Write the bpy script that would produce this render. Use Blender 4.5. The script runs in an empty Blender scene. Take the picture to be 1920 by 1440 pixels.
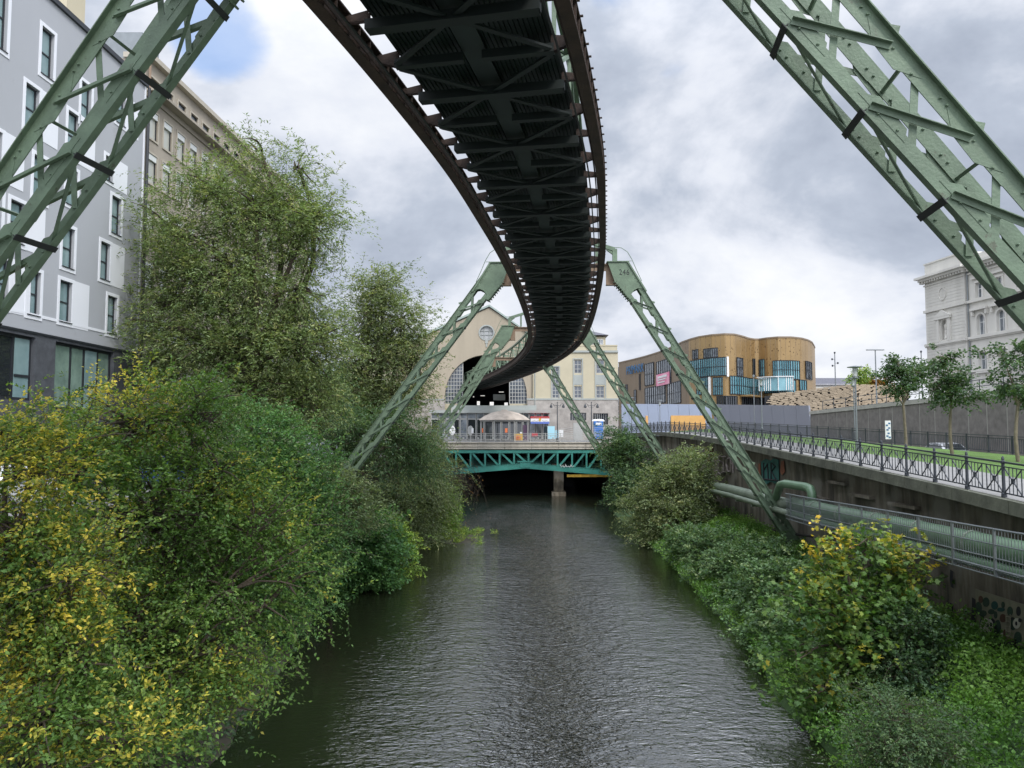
import bpy, math, random
import numpy as np
from mathutils import Vector, Matrix
from mathutils.geometry import tessellate_polygon
R = math.radians
SC = bpy.context.scene
COL = SC.collection
random.seed(7)
RNG = np.random.default_rng(11)

# ------------------------------------------------------------------ camera, world, sun, exposure
F = 1442.0; PITCH = R(3.65); CH = 8.1
cd = bpy.data.cameras.new('camera'); cam = bpy.data.objects.new('camera', cd); COL.objects.link(cam)
cam.location = (0, 0, CH); cam.rotation_euler = (R(90) + PITCH, 0, 0)
cd.sensor_width = 36; cd.lens = 36 * F / 1920; cd.clip_end = 5000; cd.clip_start = 0.1
SC.camera = cam
SUN_EL, SUN_AZ = 42, 150          # azimuth: clockwise from +Y (150 = behind the camera, to its right)
sd = Vector((math.sin(R(SUN_AZ)) * math.cos(R(SUN_EL)), math.cos(R(SUN_AZ)) * math.cos(R(SUN_EL)), math.sin(R(SUN_EL))))
w = bpy.data.worlds.new('World'); SC.world = w; w.use_nodes = True
nt = w.node_tree; nt.nodes.clear()
def N(nt, t, **k):
    n = nt.nodes.new(t)
    for a, b in k.items():
        if a.startswith('i_'):
            n.inputs[a[2:].replace('_', ' ')].default_value = b
        else: setattr(n, a, b)
    return n
def at(px, py, Y):
    "world point seen at pixel (px,py) of the 1920x1440 photograph at depth Y"
    u = (720 - py) / F; yy = math.cos(PITCH) - u * math.sin(PITCH); zz = math.sin(PITCH) + u * math.cos(PITCH); k = Y / yy
    return Vector(((px - 960) / F * k, Y, CH + zz * k))
def ray(px, py):
    return at(px, py, 1.0) - Vector((0, 0, CH))

def world_sky():
    L = nt.links.new
    out = N(nt, 'ShaderNodeOutputWorld'); bg = N(nt, 'ShaderNodeBackground'); bg.inputs['Strength'].default_value = 0.1
    sky = N(nt, 'ShaderNodeTexSky', sky_type='NISHITA', sun_disc=False); sky.sun_elevation = R(SUN_EL); sky.sun_rotation = R(SUN_AZ)
    tc = N(nt, 'ShaderNodeTexCoord')
    sep = N(nt, 'ShaderNodeSeparateXYZ'); L(tc.outputs['Generated'], sep.inputs[0])
    # project the direction on a cloud layer overhead
    zz = N(nt, 'ShaderNodeMath', operation='MAXIMUM'); L(sep.outputs[2], zz.inputs[0]); zz.inputs[1].default_value = 0.0
    za = N(nt, 'ShaderNodeMath', operation='ADD'); L(zz.outputs[0], za.inputs[0]); za.inputs[1].default_value = 0.55
    dv = N(nt, 'ShaderNodeVectorMath', operation='DIVIDE'); L(tc.outputs['Generated'], dv.inputs[0])
    cb = N(nt, 'ShaderNodeCombineXYZ')
    for i in range(3): L(za.outputs[0], cb.inputs[i])
    L(cb.outputs[0], dv.inputs[1])
    n1 = N(nt, 'ShaderNodeTexNoise'); n1.inputs['Scale'].default_value = 2.3; n1.inputs['Detail'].default_value = 7; n1.inputs['Roughness'].default_value = 0.57; n1.inputs['Distortion'].default_value = 0.15
    mp = N(nt, 'ShaderNodeMapping'); mp.inputs['Location'].default_value = (3.1, 1.35, 0.4); L(dv.outputs[0], mp.inputs[0]); L(mp.outputs[0], n1.inputs['Vector'])
    n2 = N(nt, 'ShaderNodeTexNoise'); n2.inputs['Scale'].default_value = 2.2; n2.inputs['Detail'].default_value = 5; n2.inputs['Roughness'].default_value = 0.5
    mp2 = N(nt, 'ShaderNodeMapping'); mp2.inputs['Location'].default_value = (7.3, 2.2, 1.4); L(dv.outputs[0], mp2.inputs[0]); L(mp2.outputs[0], n2.inputs['Vector'])
    cr = N(nt, 'ShaderNodeValToRGB'); e = cr.color_ramp.elements      # cloud brightness
    e[0].position = 0.33; e[0].color = (2.9, 3.3, 4.1, 1); e[1].position = 0.70; e[1].color = (8.0, 8.1, 8.4, 1)
    m = e.new(0.44); m.color = (4.1, 4.55, 5.4, 1); m = e.new(0.53); m.color = (6.2, 6.5, 7.2, 1); m = e.new(0.61); m.color = (7.2, 7.4, 7.8, 1)
    L(n1.outputs['Fac'], cr.inputs[0])
    # holes of blue
    hr = N(nt, 'ShaderNodeValToRGB'); h = hr.color_ramp.elements
    h[0].position = 0.22; h[0].color = (0, 0, 0, 1); h[1].position = 0.28; h[1].color = (1, 1, 1, 1)
    L(n2.outputs['Fac'], hr.inputs[0])
    hm = None                                            # three rifts where the blue shows
    for (px, py, lo, hi) in ((1268, 100, .9980, 1.0006), (420, 60, .9965, 1.0004), (1140, -25, .9970, 1.0003)):
        v = ray(px, py).normalized(); dd = N(nt, 'ShaderNodeVectorMath', operation='DOT_PRODUCT'); L(tc.outputs['Generated'], dd.inputs[0]); dd.inputs[1].default_value = v
        r_ = N(nt, 'ShaderNodeMapRange', interpolation_type='SMOOTHSTEP'); L(dd.outputs['Value'], r_.inputs[0]); r_.inputs[1].default_value = lo; r_.inputs[2].default_value = hi
        if hm is None: hm = r_
        else:
            a_ = N(nt, 'ShaderNodeMath', operation='MAXIMUM'); L(hm.outputs[0], a_.inputs[0]); L(r_.outputs[0], a_.inputs[1]); hm = a_
    nb = N(nt, 'ShaderNodeTexNoise'); nb.inputs['Scale'].default_value = 6; nb.inputs['Detail'].default_value = 6; L(mp2.outputs[0], nb.inputs['Vector'])
    nr = N(nt, 'ShaderNodeMath', operation='MULTIPLY_ADD'); L(nb.outputs['Fac'], nr.inputs[0]); nr.inputs[1].default_value = 2.4; L(hm.outputs[0], nr.inputs[2])
    hk0 = N(nt, 'ShaderNodeMapRange', interpolation_type='SMOOTHSTEP'); L(nr.outputs[0], hk0.inputs[0]); hk0.inputs[1].default_value = 1.72; hk0.inputs[2].default_value = 2.30; hk = N(nt, 'ShaderNodeMath', operation='MULTIPLY'); L(hk0.outputs[0], hk.inputs[0]); hk.inputs[1].default_value = .6
    hi_ = N(nt, 'ShaderNodeMath', operation='SUBTRACT'); hi_.inputs[0].default_value = 1; L(hk.outputs[0], hi_.inputs[1])
    blue = N(nt, 'ShaderNodeMix', data_type='RGBA', blend_type='MULTIPLY'); blue.inputs[0].default_value = 1
    L(sky.outputs[0], blue.inputs[6]); blue.inputs[7].default_value = (1.3, 1.6, 1.9, 1)
    hmin = N(nt, 'ShaderNodeMath', operation='MINIMUM'); L(hr.outputs[0], hmin.inputs[0]); L(hi_.outputs[0], hmin.inputs[1])
    mx = N(nt, 'ShaderNodeMix', data_type='RGBA'); L(hmin.outputs[0], mx.inputs[0]); L(blue.outputs[2], mx.inputs[6]); L(cr.outputs[0], mx.inputs[7])
    # the sun behind the cloud layer lights its own side of the sky
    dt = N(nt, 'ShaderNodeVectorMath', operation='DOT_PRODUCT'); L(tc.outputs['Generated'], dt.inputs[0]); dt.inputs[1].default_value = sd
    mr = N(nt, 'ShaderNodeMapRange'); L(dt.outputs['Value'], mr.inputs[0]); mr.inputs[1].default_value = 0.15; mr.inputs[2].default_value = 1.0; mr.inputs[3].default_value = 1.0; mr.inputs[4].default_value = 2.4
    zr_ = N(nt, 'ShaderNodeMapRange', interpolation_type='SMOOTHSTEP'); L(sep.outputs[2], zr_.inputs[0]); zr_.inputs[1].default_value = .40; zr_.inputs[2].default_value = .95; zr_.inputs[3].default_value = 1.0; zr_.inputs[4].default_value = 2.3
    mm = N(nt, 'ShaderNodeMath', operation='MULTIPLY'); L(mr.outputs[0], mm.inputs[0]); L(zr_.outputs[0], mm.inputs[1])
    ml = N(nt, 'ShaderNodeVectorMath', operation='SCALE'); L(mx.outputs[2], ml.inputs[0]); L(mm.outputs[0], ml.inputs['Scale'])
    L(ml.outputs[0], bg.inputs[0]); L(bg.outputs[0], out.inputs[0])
world_sky()
sl = bpy.data.lights.new('sun', 'SUN'); sl.energy = 1.5; sl.angle = R(12); sl.color = (1, 0.95, 0.88)
so = bpy.data.objects.new('sun', sl); COL.objects.link(so); so.rotation_euler = sd.to_track_quat('Z', 'Y').to_euler()
SC.view_settings.view_transform = 'Standard'; SC.view_settings.look = 'None'; SC.view_settings.exposure = 0.38; SC.view_settings.gamma = 1
SC.render.film_transparent = False
SC.cycles.max_bounces = 8; SC.cycles.diffuse_bounces = 3; SC.cycles.transparent_max_bounces = 4

# ------------------------------------------------------------------ helpers
def mat(name, col, rough=0.7, metal=0.0, nscale=0.0, namt=0.0, bump=0.0, bscale=30, spec=0.5, streak=False, col2=None):
    m = bpy.data.materials.new(name); m.use_nodes = True; t = m.node_tree; L = t.links.new
    b = t.nodes['Principled BSDF']; b.inputs['Base Color'].default_value = (*col, 1); b.inputs['Roughness'].default_value = rough
    b.inputs['Metallic'].default_value = metal; b.inputs['Specular IOR Level'].default_value = spec
    tc = N(t, 'ShaderNodeTexCoord')
    if namt:
        n = N(t, 'ShaderNodeTexNoise'); n.inputs['Scale'].default_value = nscale; n.inputs['Detail'].default_value = 6; n.inputs['Roughness'].default_value = .62
        mp = N(t, 'ShaderNodeMapping'); L(tc.outputs['Object'], mp.inputs[0]); L(mp.outputs[0], n.inputs['Vector'])
        if streak: mp.inputs['Scale'].default_value = (1, 1, 0.12)
        r = N(t, 'ShaderNodeMapRange'); L(n.outputs['Fac'], r.inputs[0]); r.inputs[1].default_value = .3; r.inputs[2].default_value = .7
        x = N(t, 'ShaderNodeMix', data_type='RGBA'); L(r.outputs[0], x.inputs[0])
        c2 = col2 or tuple(c * (1 - namt) for c in col); c1 = col if col2 else tuple(min(1, c * (1 + namt * .6)) for c in col)
        x.inputs[6].default_value = (*c2, 1); x.inputs[7].default_value = (*c1, 1); L(x.outputs[2], b.inputs['Base Color'])
    if bump:
        n = N(t, 'ShaderNodeTexNoise'); n.inputs['Scale'].default_value = bscale; n.inputs['Detail'].default_value = 5; L(tc.outputs['Object'], n.inputs['Vector'])
        bp = N(t, 'ShaderNodeBump'); bp.inputs['Strength'].default_value = bump; bp.inputs['Distance'].default_value = .05; L(n.outputs['Fac'], bp.inputs['Height']); L(bp.outputs[0], b.inputs['Normal'])
    return m
M = {}
M['green'] = mat('green_steel_paint', (.155, .222, .145), .5, 0, 2.2, .3, .15, 25, col2=(.090, .130, .085))
def weather(m, col, thr, sc):
    "rust and grime patches with their own outline over a paint"
    t = m.node_tree; L = t.links.new; b = t.nodes['Principled BSDF']; src = b.inputs['Base Color'].links[0].from_socket
    tc = N(t, 'ShaderNodeTexCoord'); n = N(t, 'ShaderNodeTexNoise'); n.inputs['Scale'].default_value = sc; n.inputs['Detail'].default_value = 9; n.inputs['Roughness'].default_value = .7; L(tc.outputs['Object'], n.inputs['Vector'])
    r = N(t, 'ShaderNodeMapRange', interpolation_type='SMOOTHSTEP'); L(n.outputs['Fac'], r.inputs[0]); r.inputs[1].default_value = thr; r.inputs[2].default_value = thr + .07; r.inputs[4].default_value = .75
    x = N(t, 'ShaderNodeMix', data_type='RGBA'); L(r.outputs[0], x.inputs[0]); L(src, x.inputs[6]); x.inputs[7].default_value = (*col, 1); L(x.outputs[2], b.inputs['Base Color'])
weather(M['green'], (.075, .075, .05), .60, 3.2)
M['green_shaded'] = mat('shaded_green_steel_paint', (.004, .011, .009), .65, 0, 1.2, .35)  # track underside steel: its shade is put into a darkened green
M['deck'] = mat('shaded_green_sheeting', (.005, .016, .012), .6, 0, .8, .35)  # green floor sheets, near black: the shade under the track is in the colour
M['strip'] = mat('grey_green_strip', (.018, .030, .027), .7, 0, 1.5, .3)  # darkened like the sheets beside it, to carry the underside's shade
M['rust'] = mat('brown_rusty_steel', (.045, .027, .019), .8, 0, 2.2, .55, .25, 20, streak=False)
M['brown'] = mat('brown_beam_paint', (.26, .18, .12), .65, 0, 1, .15)
M['black'] = mat('black_steel', (.02, .022, .022), .6)
M['bolt'] = mat('bolt_paint', (.10, .16, .11), .5)
M['letter'] = mat('black_lettering', (.012, .015, .015), .6)
M['teal'] = mat('teal_bridge_paint', (.035, .20, .165), .45, 0, .8, .3)
M['concrete'] = mat('pale_concrete', (.50, .46, .39), .9, 0, .6, .3, .15, 8, streak=True)
M['greywall'] = mat('grey_render', (.385, .395, .415), .9, 0, .25, .05, .06, 60)
M['whitewall'] = mat('white_render', (.74, .75, .78), .85)
M['slate'] = mat('dark_slate_cladding', (.075, .08, .09), .7, 0, 2.5, .35, .1, 10)
M['darkframe'] = mat('anthracite_frame', (.022, .025, .03), .45)
weather(M['greywall'], (.33, .335, .345), .60, .5)
M['brownwall'] = mat('taupe_shell_limestone', (.33, .29, .235), .9, 0, .35, .22, .15, 12)
M['tanframe'] = mat('stone_window_surround', (.42, .38, .31), .85, 0, 2, .1)
M['roller'] = mat('roller_blind_box', (.62, .64, .62), .7)
M['beige'] = mat('beige_stucco', (.36, .31, .235), .9, 0, .35, .16, .1, 10, streak=True)
M['cream'] = mat('cream_stucco', (.48, .43, .31), .9, 0, .3, .1, .05, 12)
M['travertine'] = mat('grey_travertine', (.36, .33, .30), .85, 0, 1.1, .3, .1, 4)
M['greystone'] = mat('grey_green_stone', (.33, .35, .33), .85, 0, .8, .1)
M['roofgreen'] = mat('grey_green_roof_metal', (.30, .36, .33), .6, 0, .4, .15)
M['slateroof'] = mat('slate_roof', (.10, .10, .12), .7, 0, 3, .2)
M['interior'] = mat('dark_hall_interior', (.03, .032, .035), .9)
M['palestone'] = mat('pale_sandstone', (.64, .62, .57), .9, 0, .5, .13, .1, 6, streak=True)
M['coping'] = mat('coping_stone', (.13, .135, .10), .95, 0, 1.2, .45, .5, 5)
M['rail'] = mat('anthracite_iron', (.040, .046, .055), .5)
M['galv'] = mat('galvanised_steel', (.24, .26, .27), .45, .5, 2, .15)
M['pipe'] = mat('green_pipe_paint', (.11, .19, .11), .35, 0, .8, .2)
M['pipe2'] = mat('weathered_pipe', (.19, .23, .17), .5, 0, 1.2, .25)
M['paving'] = mat('light_paving', (.235, .23, .22), .9, 0, 1.5, .18, .1, 4)
M['asphalt'] = mat('asphalt', (.14, .14, .14), .95, 0, 2, .2, .1, 30)
M['wallpanel'] = mat('washed_concrete_panel', (.19, .175, .16), .95, 0, 2.2, .3, .3, 40)
M['joint'] = mat('pale_joint', (.30, .29, .26), .9)
M['capstone'] = mat('concrete_capping', (.38, .37, .33), .9, 0, 1.5, .2)
M['bark'] = mat('bark', (.075, .058, .042), .95, 0, 3, .4, .5, 12)
M['barkyoung'] = mat('pale_bark', (.20, .17, .12), .95, 0, 4, .3, .2, 20)
M['soil'] = mat('bank_soil', (.055, .05, .032), 1, 0, 1.5, .5, .6, 4)
M['metalwall'] = mat('pale_blue_grey_panels', (.40, .45, .56), .6, .1, .2, .08)
M['metalwall2'] = mat('grey_metal_panels', (.24, .25, .29), .55, .1, .2, .08)
M['ply'] = mat('orange_plywood', (.62, .34, .12), .8, 0, 1.5, .12)
M['woodslat'] = mat('larch_slats', (.42, .335, .235), .85, 0, .6, .18)
M['canopy'] = mat('stained_canopy_cloth', (.44, .38, .32), .8, 0, 1.1, .3, .1, 4)
M['whitepaint'] = mat('white_paint', (.75, .75, .74), .5)
M['greypaint'] = mat('pale_grey_paint', (.38, .38, .36), .5)
M['blueplastic'] = mat('blue_plastic', (.02, .15, .48), .4)
M['redcloth'] = mat('red_cloth', (.55, .03, .05), .8)
M['bluecloth'] = mat('blue_cloth', (.12, .18, .50), .8)
M['yellow'] = mat('yellow_paint', (.65, .42, .06), .6, 0, 2, .3)
M['orange'] = mat('orange_board', (.75, .18, .06), .6)
M['lightblue'] = mat('light_blue_board', (.38, .66, .76), .6)
M['pink'] = mat('pink_banner', (.75, .10, .26), .5, 0, .35, .4, col2=(.80, .5, .58))
M['signblue'] = mat('blue_sign_letters', (.015, .12, .27), .4)
M['taupe'] = mat('taupe_cladding', (.235, .175, .115), .55, .25, .15, .08)
M['purple'] = mat('purple_door', (.10, .055, .10), .5)
M['graff_t'] = mat('teal_spray_paint', (.015, .12, .10), .8, 0, 1.5, .5)
M['graff_o'] = mat('orange_spray_paint', (.22, .07, .03), .8, 0, 2, .3)
M['graff_w'] = mat('pale_spray_paint', (.28, .24, .23), .8, 0, 2, .3)
M['graff_r'] = mat('crimson_spray_paint', (.16, .025, .04), .8)
M['mural'] = mat('mural_pale_ground', (.22, .21, .15), .85, 0, 2, .3)
M['mural_w'] = mat('mural_cream_paint', (.47, .46, .38), .85, 0, 3, .1)
M['mural_g'] = mat('mural_dark_green_paint', (.022, .05, .032), .85, 0, 3, .3)
M['mural_t'] = mat('mural_teal_paint', (.010, .055, .05), .85)
M['mural_b'] = mat('mural_black_paint', (.015, .015, .02), .85)
M['mural_n'] = mat('mural_brown_paint', (.075, .035, .022), .85)
M['log'] = mat('dead_log', (.022, .020, .016), .95, 0, 3, .4)
M['lampwhite'] = mat('frosted_lamp_glass', (.6, .62, .6), .3)

def glass(name, col, rough=.06, col2=None, sc=.5, vertical=False):
    m = mat(name, col, rough, 0, sc, .5 if col2 else .0, col2=col2, spec=1.0); return m
M['glassdark'] = glass('dark_window_glass', (.02, .024, .028), .05)
M['glasscurtain'] = glass('curtained_window_glass', (.26, .36, .36), .12, (.16, .25, .26), .9)
M['glasspale'] = glass('window_with_pale_blind', (.50, .50, .43), .15, (.40, .41, .37), .6)
M['glassgreen'] = glass('window_with_green_curtain', (.24, .34, .28), .12, (.12, .18, .15), 1.2)
M['glassteal'] = glass('teal_shopfront_glass', (.20, .42, .47), .08, (.07, .20, .25), .25)
M['glassmixed'] = glass('reflecting_shop_glass', (.30, .33, .36), .08, (.04, .05, .06), .9)
M['glasshall'] = glass('hall_window_glass', (.03, .035, .045), .1, (.12, .14, .17), .45)

def perforated():
    m = mat('gold_perforated_cladding', (.40, .24, .075), .42, .45); t = m.node_tree; L = t.links.new; b = t.nodes['Principled BSDF']
    tc = N(t, 'ShaderNodeTexCoord'); v = N(t, 'ShaderNodeTexVoronoi'); v.inputs['Scale'].default_value = 1.6; L(tc.outputs['Object'], v.inputs['Vector'])
    n = N(t, 'ShaderNodeTexNoise'); n.inputs['Scale'].default_value = .1; L(tc.outputs['Object'], n.inputs['Vector'])
    r = N(t, 'ShaderNodeMath', operation='LESS_THAN'); L(v.outputs['Distance'], r.inputs[0]); r.inputs[1].default_value = .22
    g = N(t, 'ShaderNodeMath', operation='GREATER_THAN'); L(n.outputs['Fac'], g.inputs[0]); g.inputs[1].default_value = .5
    k = N(t, 'ShaderNodeMath', operation='MULTIPLY'); L(r.outputs[0], k.inputs[0]); L(g.outputs[0], k.inputs[1])
    br = N(t, 'ShaderNodeTexNoise'); br.inputs['Scale'].default_value = .35; L(tc.outputs['Object'], br.inputs['Vector'])
    x0 = N(t, 'ShaderNodeMix', data_type='RGBA'); L(br.outputs['Fac'], x0.inputs[0]); x0.inputs[6].default_value = (.27, .175, .075, 1); x0.inputs[7].default_value = (.40, .27, .125, 1)
    x = N(t, 'ShaderNodeMix', data_type='RGBA'); L(k.outputs[0], x.inputs[0]); L(x0.outputs[2], x.inputs[6]); x.inputs[7].default_value = (.10, .06, .025, 1)
    L(x.outputs[2], b.inputs['Base Color']); return m
M['gold'] = perforated()

def quay_mat():
    m = mat('stained_quay_wall', (.12, .105, .085), .95); t = m.node_tree; L = t.links.new; b = t.nodes['Principled BSDF']
    tc = N(t, 'ShaderNodeTexCoord'); mp = N(t, 'ShaderNodeMapping'); mp.inputs['Scale'].default_value = (1, 1, .18); L(tc.outputs['Object'], mp.inputs[0])
    n = N(t, 'ShaderNodeTexNoise'); n.inputs['Scale'].default_value = 1.1; n.inputs['Detail'].default_value = 9; n.inputs['Roughness'].default_value = .7; L(mp.outputs[0], n.inputs['Vector'])
    c = N(t, 'ShaderNodeValToRGB'); e = c.color_ramp.elements; e[0].position = .33; e[0].color = (.030, .028, .022, 1); e[1].position = .70; e[1].color = (.27, .24, .19, 1)
    q = e.new(.5); q.color = (.12, .104, .078, 1); L(n.outputs['Fac'], c.inputs[0])
    n2 = N(t, 'ShaderNodeTexNoise'); n2.inputs['Scale'].default_value = .5; n2.inputs['Detail'].default_value = 8; L(tc.outputs['Object'], n2.inputs['Vector'])
    r = N(t, 'ShaderNodeMapRange'); L(n2.outputs['Fac'], r.inputs[0]); r.inputs[1].default_value = .52; r.inputs[2].default_value = .62
    x = N(t, 'ShaderNodeMix', data_type='RGBA'); L(r.outputs[0], x.inputs[0]); L(c.outputs[0], x.inputs[6]); x.inputs[7].default_value = (.20, .185, .155, 1); L(x.outputs[2], b.inputs['Base Color'])
    bp = N(t, 'ShaderNodeBump'); bp.inputs['Strength'].default_value = .6; bp.inputs['Distance'].default_value = .06; L(n.outputs['Fac'], bp.inputs['Height']); L(bp.outputs[0], b.inputs['Normal'])
    return m
M['quay'] = quay_mat()

def leaf_mat(name, cols, trans=.35):
    "cols: ramp of (pos,color) over the leaf's own tint attribute, plus per-leaf variation"
    m = bpy.data.materials.new(name); m.use_nodes = True; t = m.node_tree; L = t.links.new; b = t.nodes['Principled BSDF']
    b.inputs['Roughness'].default_value = .5; b.inputs['Specular IOR Level'].default_value = .35
    a = N(t, 'ShaderNodeAttribute', attribute_name='tint')
    c = N(t, 'ShaderNodeValToRGB'); e = c.color_ramp.elements
    e[0].position = cols[0][0]; e[0].color = (*cols[0][1], 1); e[1].position = cols[-1][0]; e[1].color = (*cols[-1][1], 1)
    for p, q in cols[1:-1]: k = e.new(p); k.color = (*q, 1)
    L(a.outputs['Fac'], c.inputs[0]); g = N(t, 'ShaderNodeNewGeometry')
    r = N(t, 'ShaderNodeMapRange'); L(g.outputs['Random Per Island'], r.inputs[0]); r.inputs[3].default_value = .62; r.inputs[4].default_value = 1.35
    s = N(t, 'ShaderNodeVectorMath', operation='SCALE'); L(c.outputs[0], s.inputs[0]); L(r.outputs[0], s.inputs['Scale']); L(s.outputs[0], b.inputs['Base Color'])
    tr = N(t, 'ShaderNodeBsdfTranslucent'); s2 = N(t, 'ShaderNodeVectorMath', operation='MULTIPLY'); L(s.outputs[0], s2.inputs[0]); s2.inputs[1].default_value = (1.25, 1.35, .6); L(s2.outputs[0], tr.inputs[0])
    mx = N(t, 'ShaderNodeMixShader'); mx.inputs[0].default_value = trans; L(b.outputs[0], mx.inputs[1]); L(tr.outputs[0], mx.inputs[2]); L(mx.outputs[0], t.nodes['Material Output'].inputs[0])
    return m
M['l_yellow'] = leaf_mat('leaves_turning_yellow', [(0, (.085, .17, .038)), (.42, (.17, .26, .055)), (.68, (.42, .39, .06)), (1, (.72, .56, .085))])
M['l_willow'] = leaf_mat('willow_leaves', [(0, (.13, .19, .08)), (.6, (.22, .28, .115)), (1, (.36, .37, .15))])
M['l_greygreen'] = leaf_mat('grey_green_leaves', [(0, (.12, .165, .08)), (.6, (.21, .26, .12)), (1, (.34, .34, .16))])
M['l_green'] = leaf_mat('mid_green_leaves', [(0, (.06, .145, .05)), (.6, (.115, .235, .07)), (1, (.24, .34, .10))])
M['l_dark'] = leaf_mat('dark_green_leaves', [(0, (.045, .095, .045)), (.6, (.085, .15, .065)), (1, (.15, .22, .09))])
M['l_lime'] = leaf_mat('light_green_leaves', [(0, (.13, .23, .05)), (.6, (.23, .35, .07)), (1, (.40, .45, .09))])
M['l_knot'] = leaf_mat('knotweed_leaves', [(0, (.075, .145, .062)), (.6, (.14, .225, .095)), (1, (.27, .34, .16))])
M['l_street'] = leaf_mat('street_tree_leaves', [(0, (.055, .105, .05)), (.6, (.10, .165, .07)), (1, (.19, .24, .10))])
M['l_cover'] = leaf_mat('ground_cover_leaves', [(0, (.085, .19, .045)), (.5, (.15, .30, .06)), (1, (.26, .42, .10))])
M['l_maple'] = leaf_mat('maple_leaves', [(0, (.065, .14, .035)), (.45, (.14, .225, .05)), (.7, (.40, .36, .055)), (1, (.74, .50, .07))])
M['l_brown'] = leaf_mat('autumn_leaves', [(0, (.12, .10, .03)), (1, (.35, .16, .04))])

class MB:
    def __init__(s): s.v = []; s.f = []; s.m = []; s.cm = 0
    def add(s, vs, fs):
        o = len(s.v); s.v += [tuple(x) for x in vs]; s.f += [tuple(i + o for i in f) for f in fs]; s.m += [s.cm] * len(fs)
    def box(s, c, d, rz=0.0):
        cx, cy, cz = c; a, b, e = d[0] / 2, d[1] / 2, d[2] / 2; cs, sn = math.cos(rz), math.sin(rz)
        vs = [(cx + x * cs - y * sn, cy + x * sn + y * cs, cz + z) for x in (-a, a) for y in (-b, b) for z in (-e, e)]
        s.add(vs, [(0, 1, 3, 2), (4, 6, 7, 5), (0, 4, 5, 1), (2, 3, 7, 6), (0, 2, 6, 4), (1, 5, 7, 3)])
    def obox(s, c, ax, ay, az):
        "box with half-axis vectors"
        c = Vector(c); vs = [c + ax * i + ay * j + az * k for i in (-1, 1) for j in (-1, 1) for k in (-1, 1)]
        s.add(vs, [(0, 1, 3, 2), (4, 6, 7, 5), (0, 4, 5, 1), (2, 3, 7, 6), (0, 2, 6, 4), (1, 5, 7, 3)])
    def bar(s, p, q, w, h, up=(0, 0, 1)):
        "bar from p to q: h thick along up, w across"
        p, q, up = Vector(p), Vector(q), Vector(up); d = (q - p)
        if d.length < 1e-6: return
        dn = d.normalized(); side = dn.cross(up)
        if side.length < 1e-4: side = dn.cross(Vector((1, 0, 0)))
        side.normalize(); u = side.cross(dn).normalized()
        s.obox((p + q) / 2, d / 2, side * w / 2, u * h / 2)
    def tube(s, pts, r, n=8, r2=None, cap=True):
        pts = [Vector(p) for p in pts]; k = len(pts); vs = []; prev = None
        for i, p in enumerate(pts):
            d = (pts[min(i + 1, k - 1)] - pts[max(i - 1, 0)]).normalized()
            if prev is None:
                a = Vector((0, 0, 1)) if abs(d.z) < .9 else Vector((1, 0, 0)); x = d.cross(a).normalized()
            else: x = (prev - d * prev.dot(d)).normalized()
            prev = x; y = d.cross(x); rr = r if r2 is None else r + (r2 - r) * i / (k - 1)
            vs += [p + (x * math.cos(2 * math.pi * j / n) + y * math.sin(2 * math.pi * j / n)) * rr for j in range(n)]
        fs = [(i * n + j, i * n + (j + 1) % n, (i + 1) * n + (j + 1) % n, (i + 1) * n + j) for i in range(k - 1) for j in range(n)]
        if cap: fs += [tuple(range(n))[::-1], tuple((k - 1) * n + j for j in range(n))]
        s.add(vs, fs)
    def lathe(s, c, prof, n=16):
        cx, cy, cz = c; vs = []; 
        for r, z in prof: vs += [(cx + r * math.cos(2 * math.pi * j / n), cy + r * math.sin(2 * math.pi * j / n), cz + z) for j in range(n)]
        k = len(prof)
        fs = [(i * n + j, i * n + (j + 1) % n, (i + 1) * n + (j + 1) % n, (i + 1) * n + j) for i in range(k - 1) for j in range(n)]
        fs += [tuple(range(n))[::-1], tuple((k - 1) * n + j for j in range(n))]
        s.add(vs, fs)
    def prism(s, loop, off):
        "polygon loop (3D points) extruded by vector off"
        loop = [Vector(p) for p in loop]; off = Vector(off); n = len(loop)
        tr = tessellate_polygon([loop]); vs = loop + [p + off for p in loop]
        fs = [tuple(t) for t in tr] + [tuple(i + n for i in t)[::-1] for t in tr]
        fs += [(i, i + n, (i + 1) % n + n, (i + 1) % n) for i in range(n)]
        s.add(vs, fs)
    def wall(s, loops, off):
        "outer loop and holes, extruded by off (closed reveals)"
        loops = [[Vector(p) for p in l] for l in loops]; off = Vector(off); allp = [p for l in loops for p in l]; n = len(allp)
        tr = tessellate_polygon(loops); vs = allp + [p + off for p in allp]
        fs = [tuple(t) for t in tr] + [tuple(i + n for i in t)[::-1] for t in tr]; o = 0
        for l in loops:
            k = len(l); fs += [(o + i, o + i + n, o + (i + 1) % k + n, o + (i + 1) % k) for i in range(k)]; o += k
        s.add(vs, fs)
    def build(s, name, m, parent=None, smooth=False, loc=None):
        me = bpy.data.meshes.new(name)
        vs = s.v
        if loc is not None:
            lx, ly, lz = loc; vs = [(a - lx, b - ly, c - lz) for a, b, c in vs]
        me.from_pydata(vs, [], s.f); ms = m if isinstance(m, (list, tuple)) else [m]
        for k in ms: me.materials.append(M[k] if isinstance(k, str) else k)
        if len(ms) > 1: me.polygons.foreach_set('material_index', s.m)
        if smooth: me.polygons.foreach_set('use_smooth', [True] * len(s.f))
        me.update()
        o = bpy.data.objects.new(name, me); COL.objects.link(o)
        if loc is not None: o.location = loc
        if parent is not None: o.parent = parent
        return o
def tag(o, label=None, cat=None, group=None, kind=None):
    if label: o['label'] = label
    if cat: o['category'] = cat
    if group: o['group'] = group
    if kind: o['kind'] = kind
    return o
def thing(name, label, cat, group=None):
    o = bpy.data.objects.new(name, None); COL.objects.link(o); o.empty_display_size = .3
    return tag(o, label, cat, group)
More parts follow.
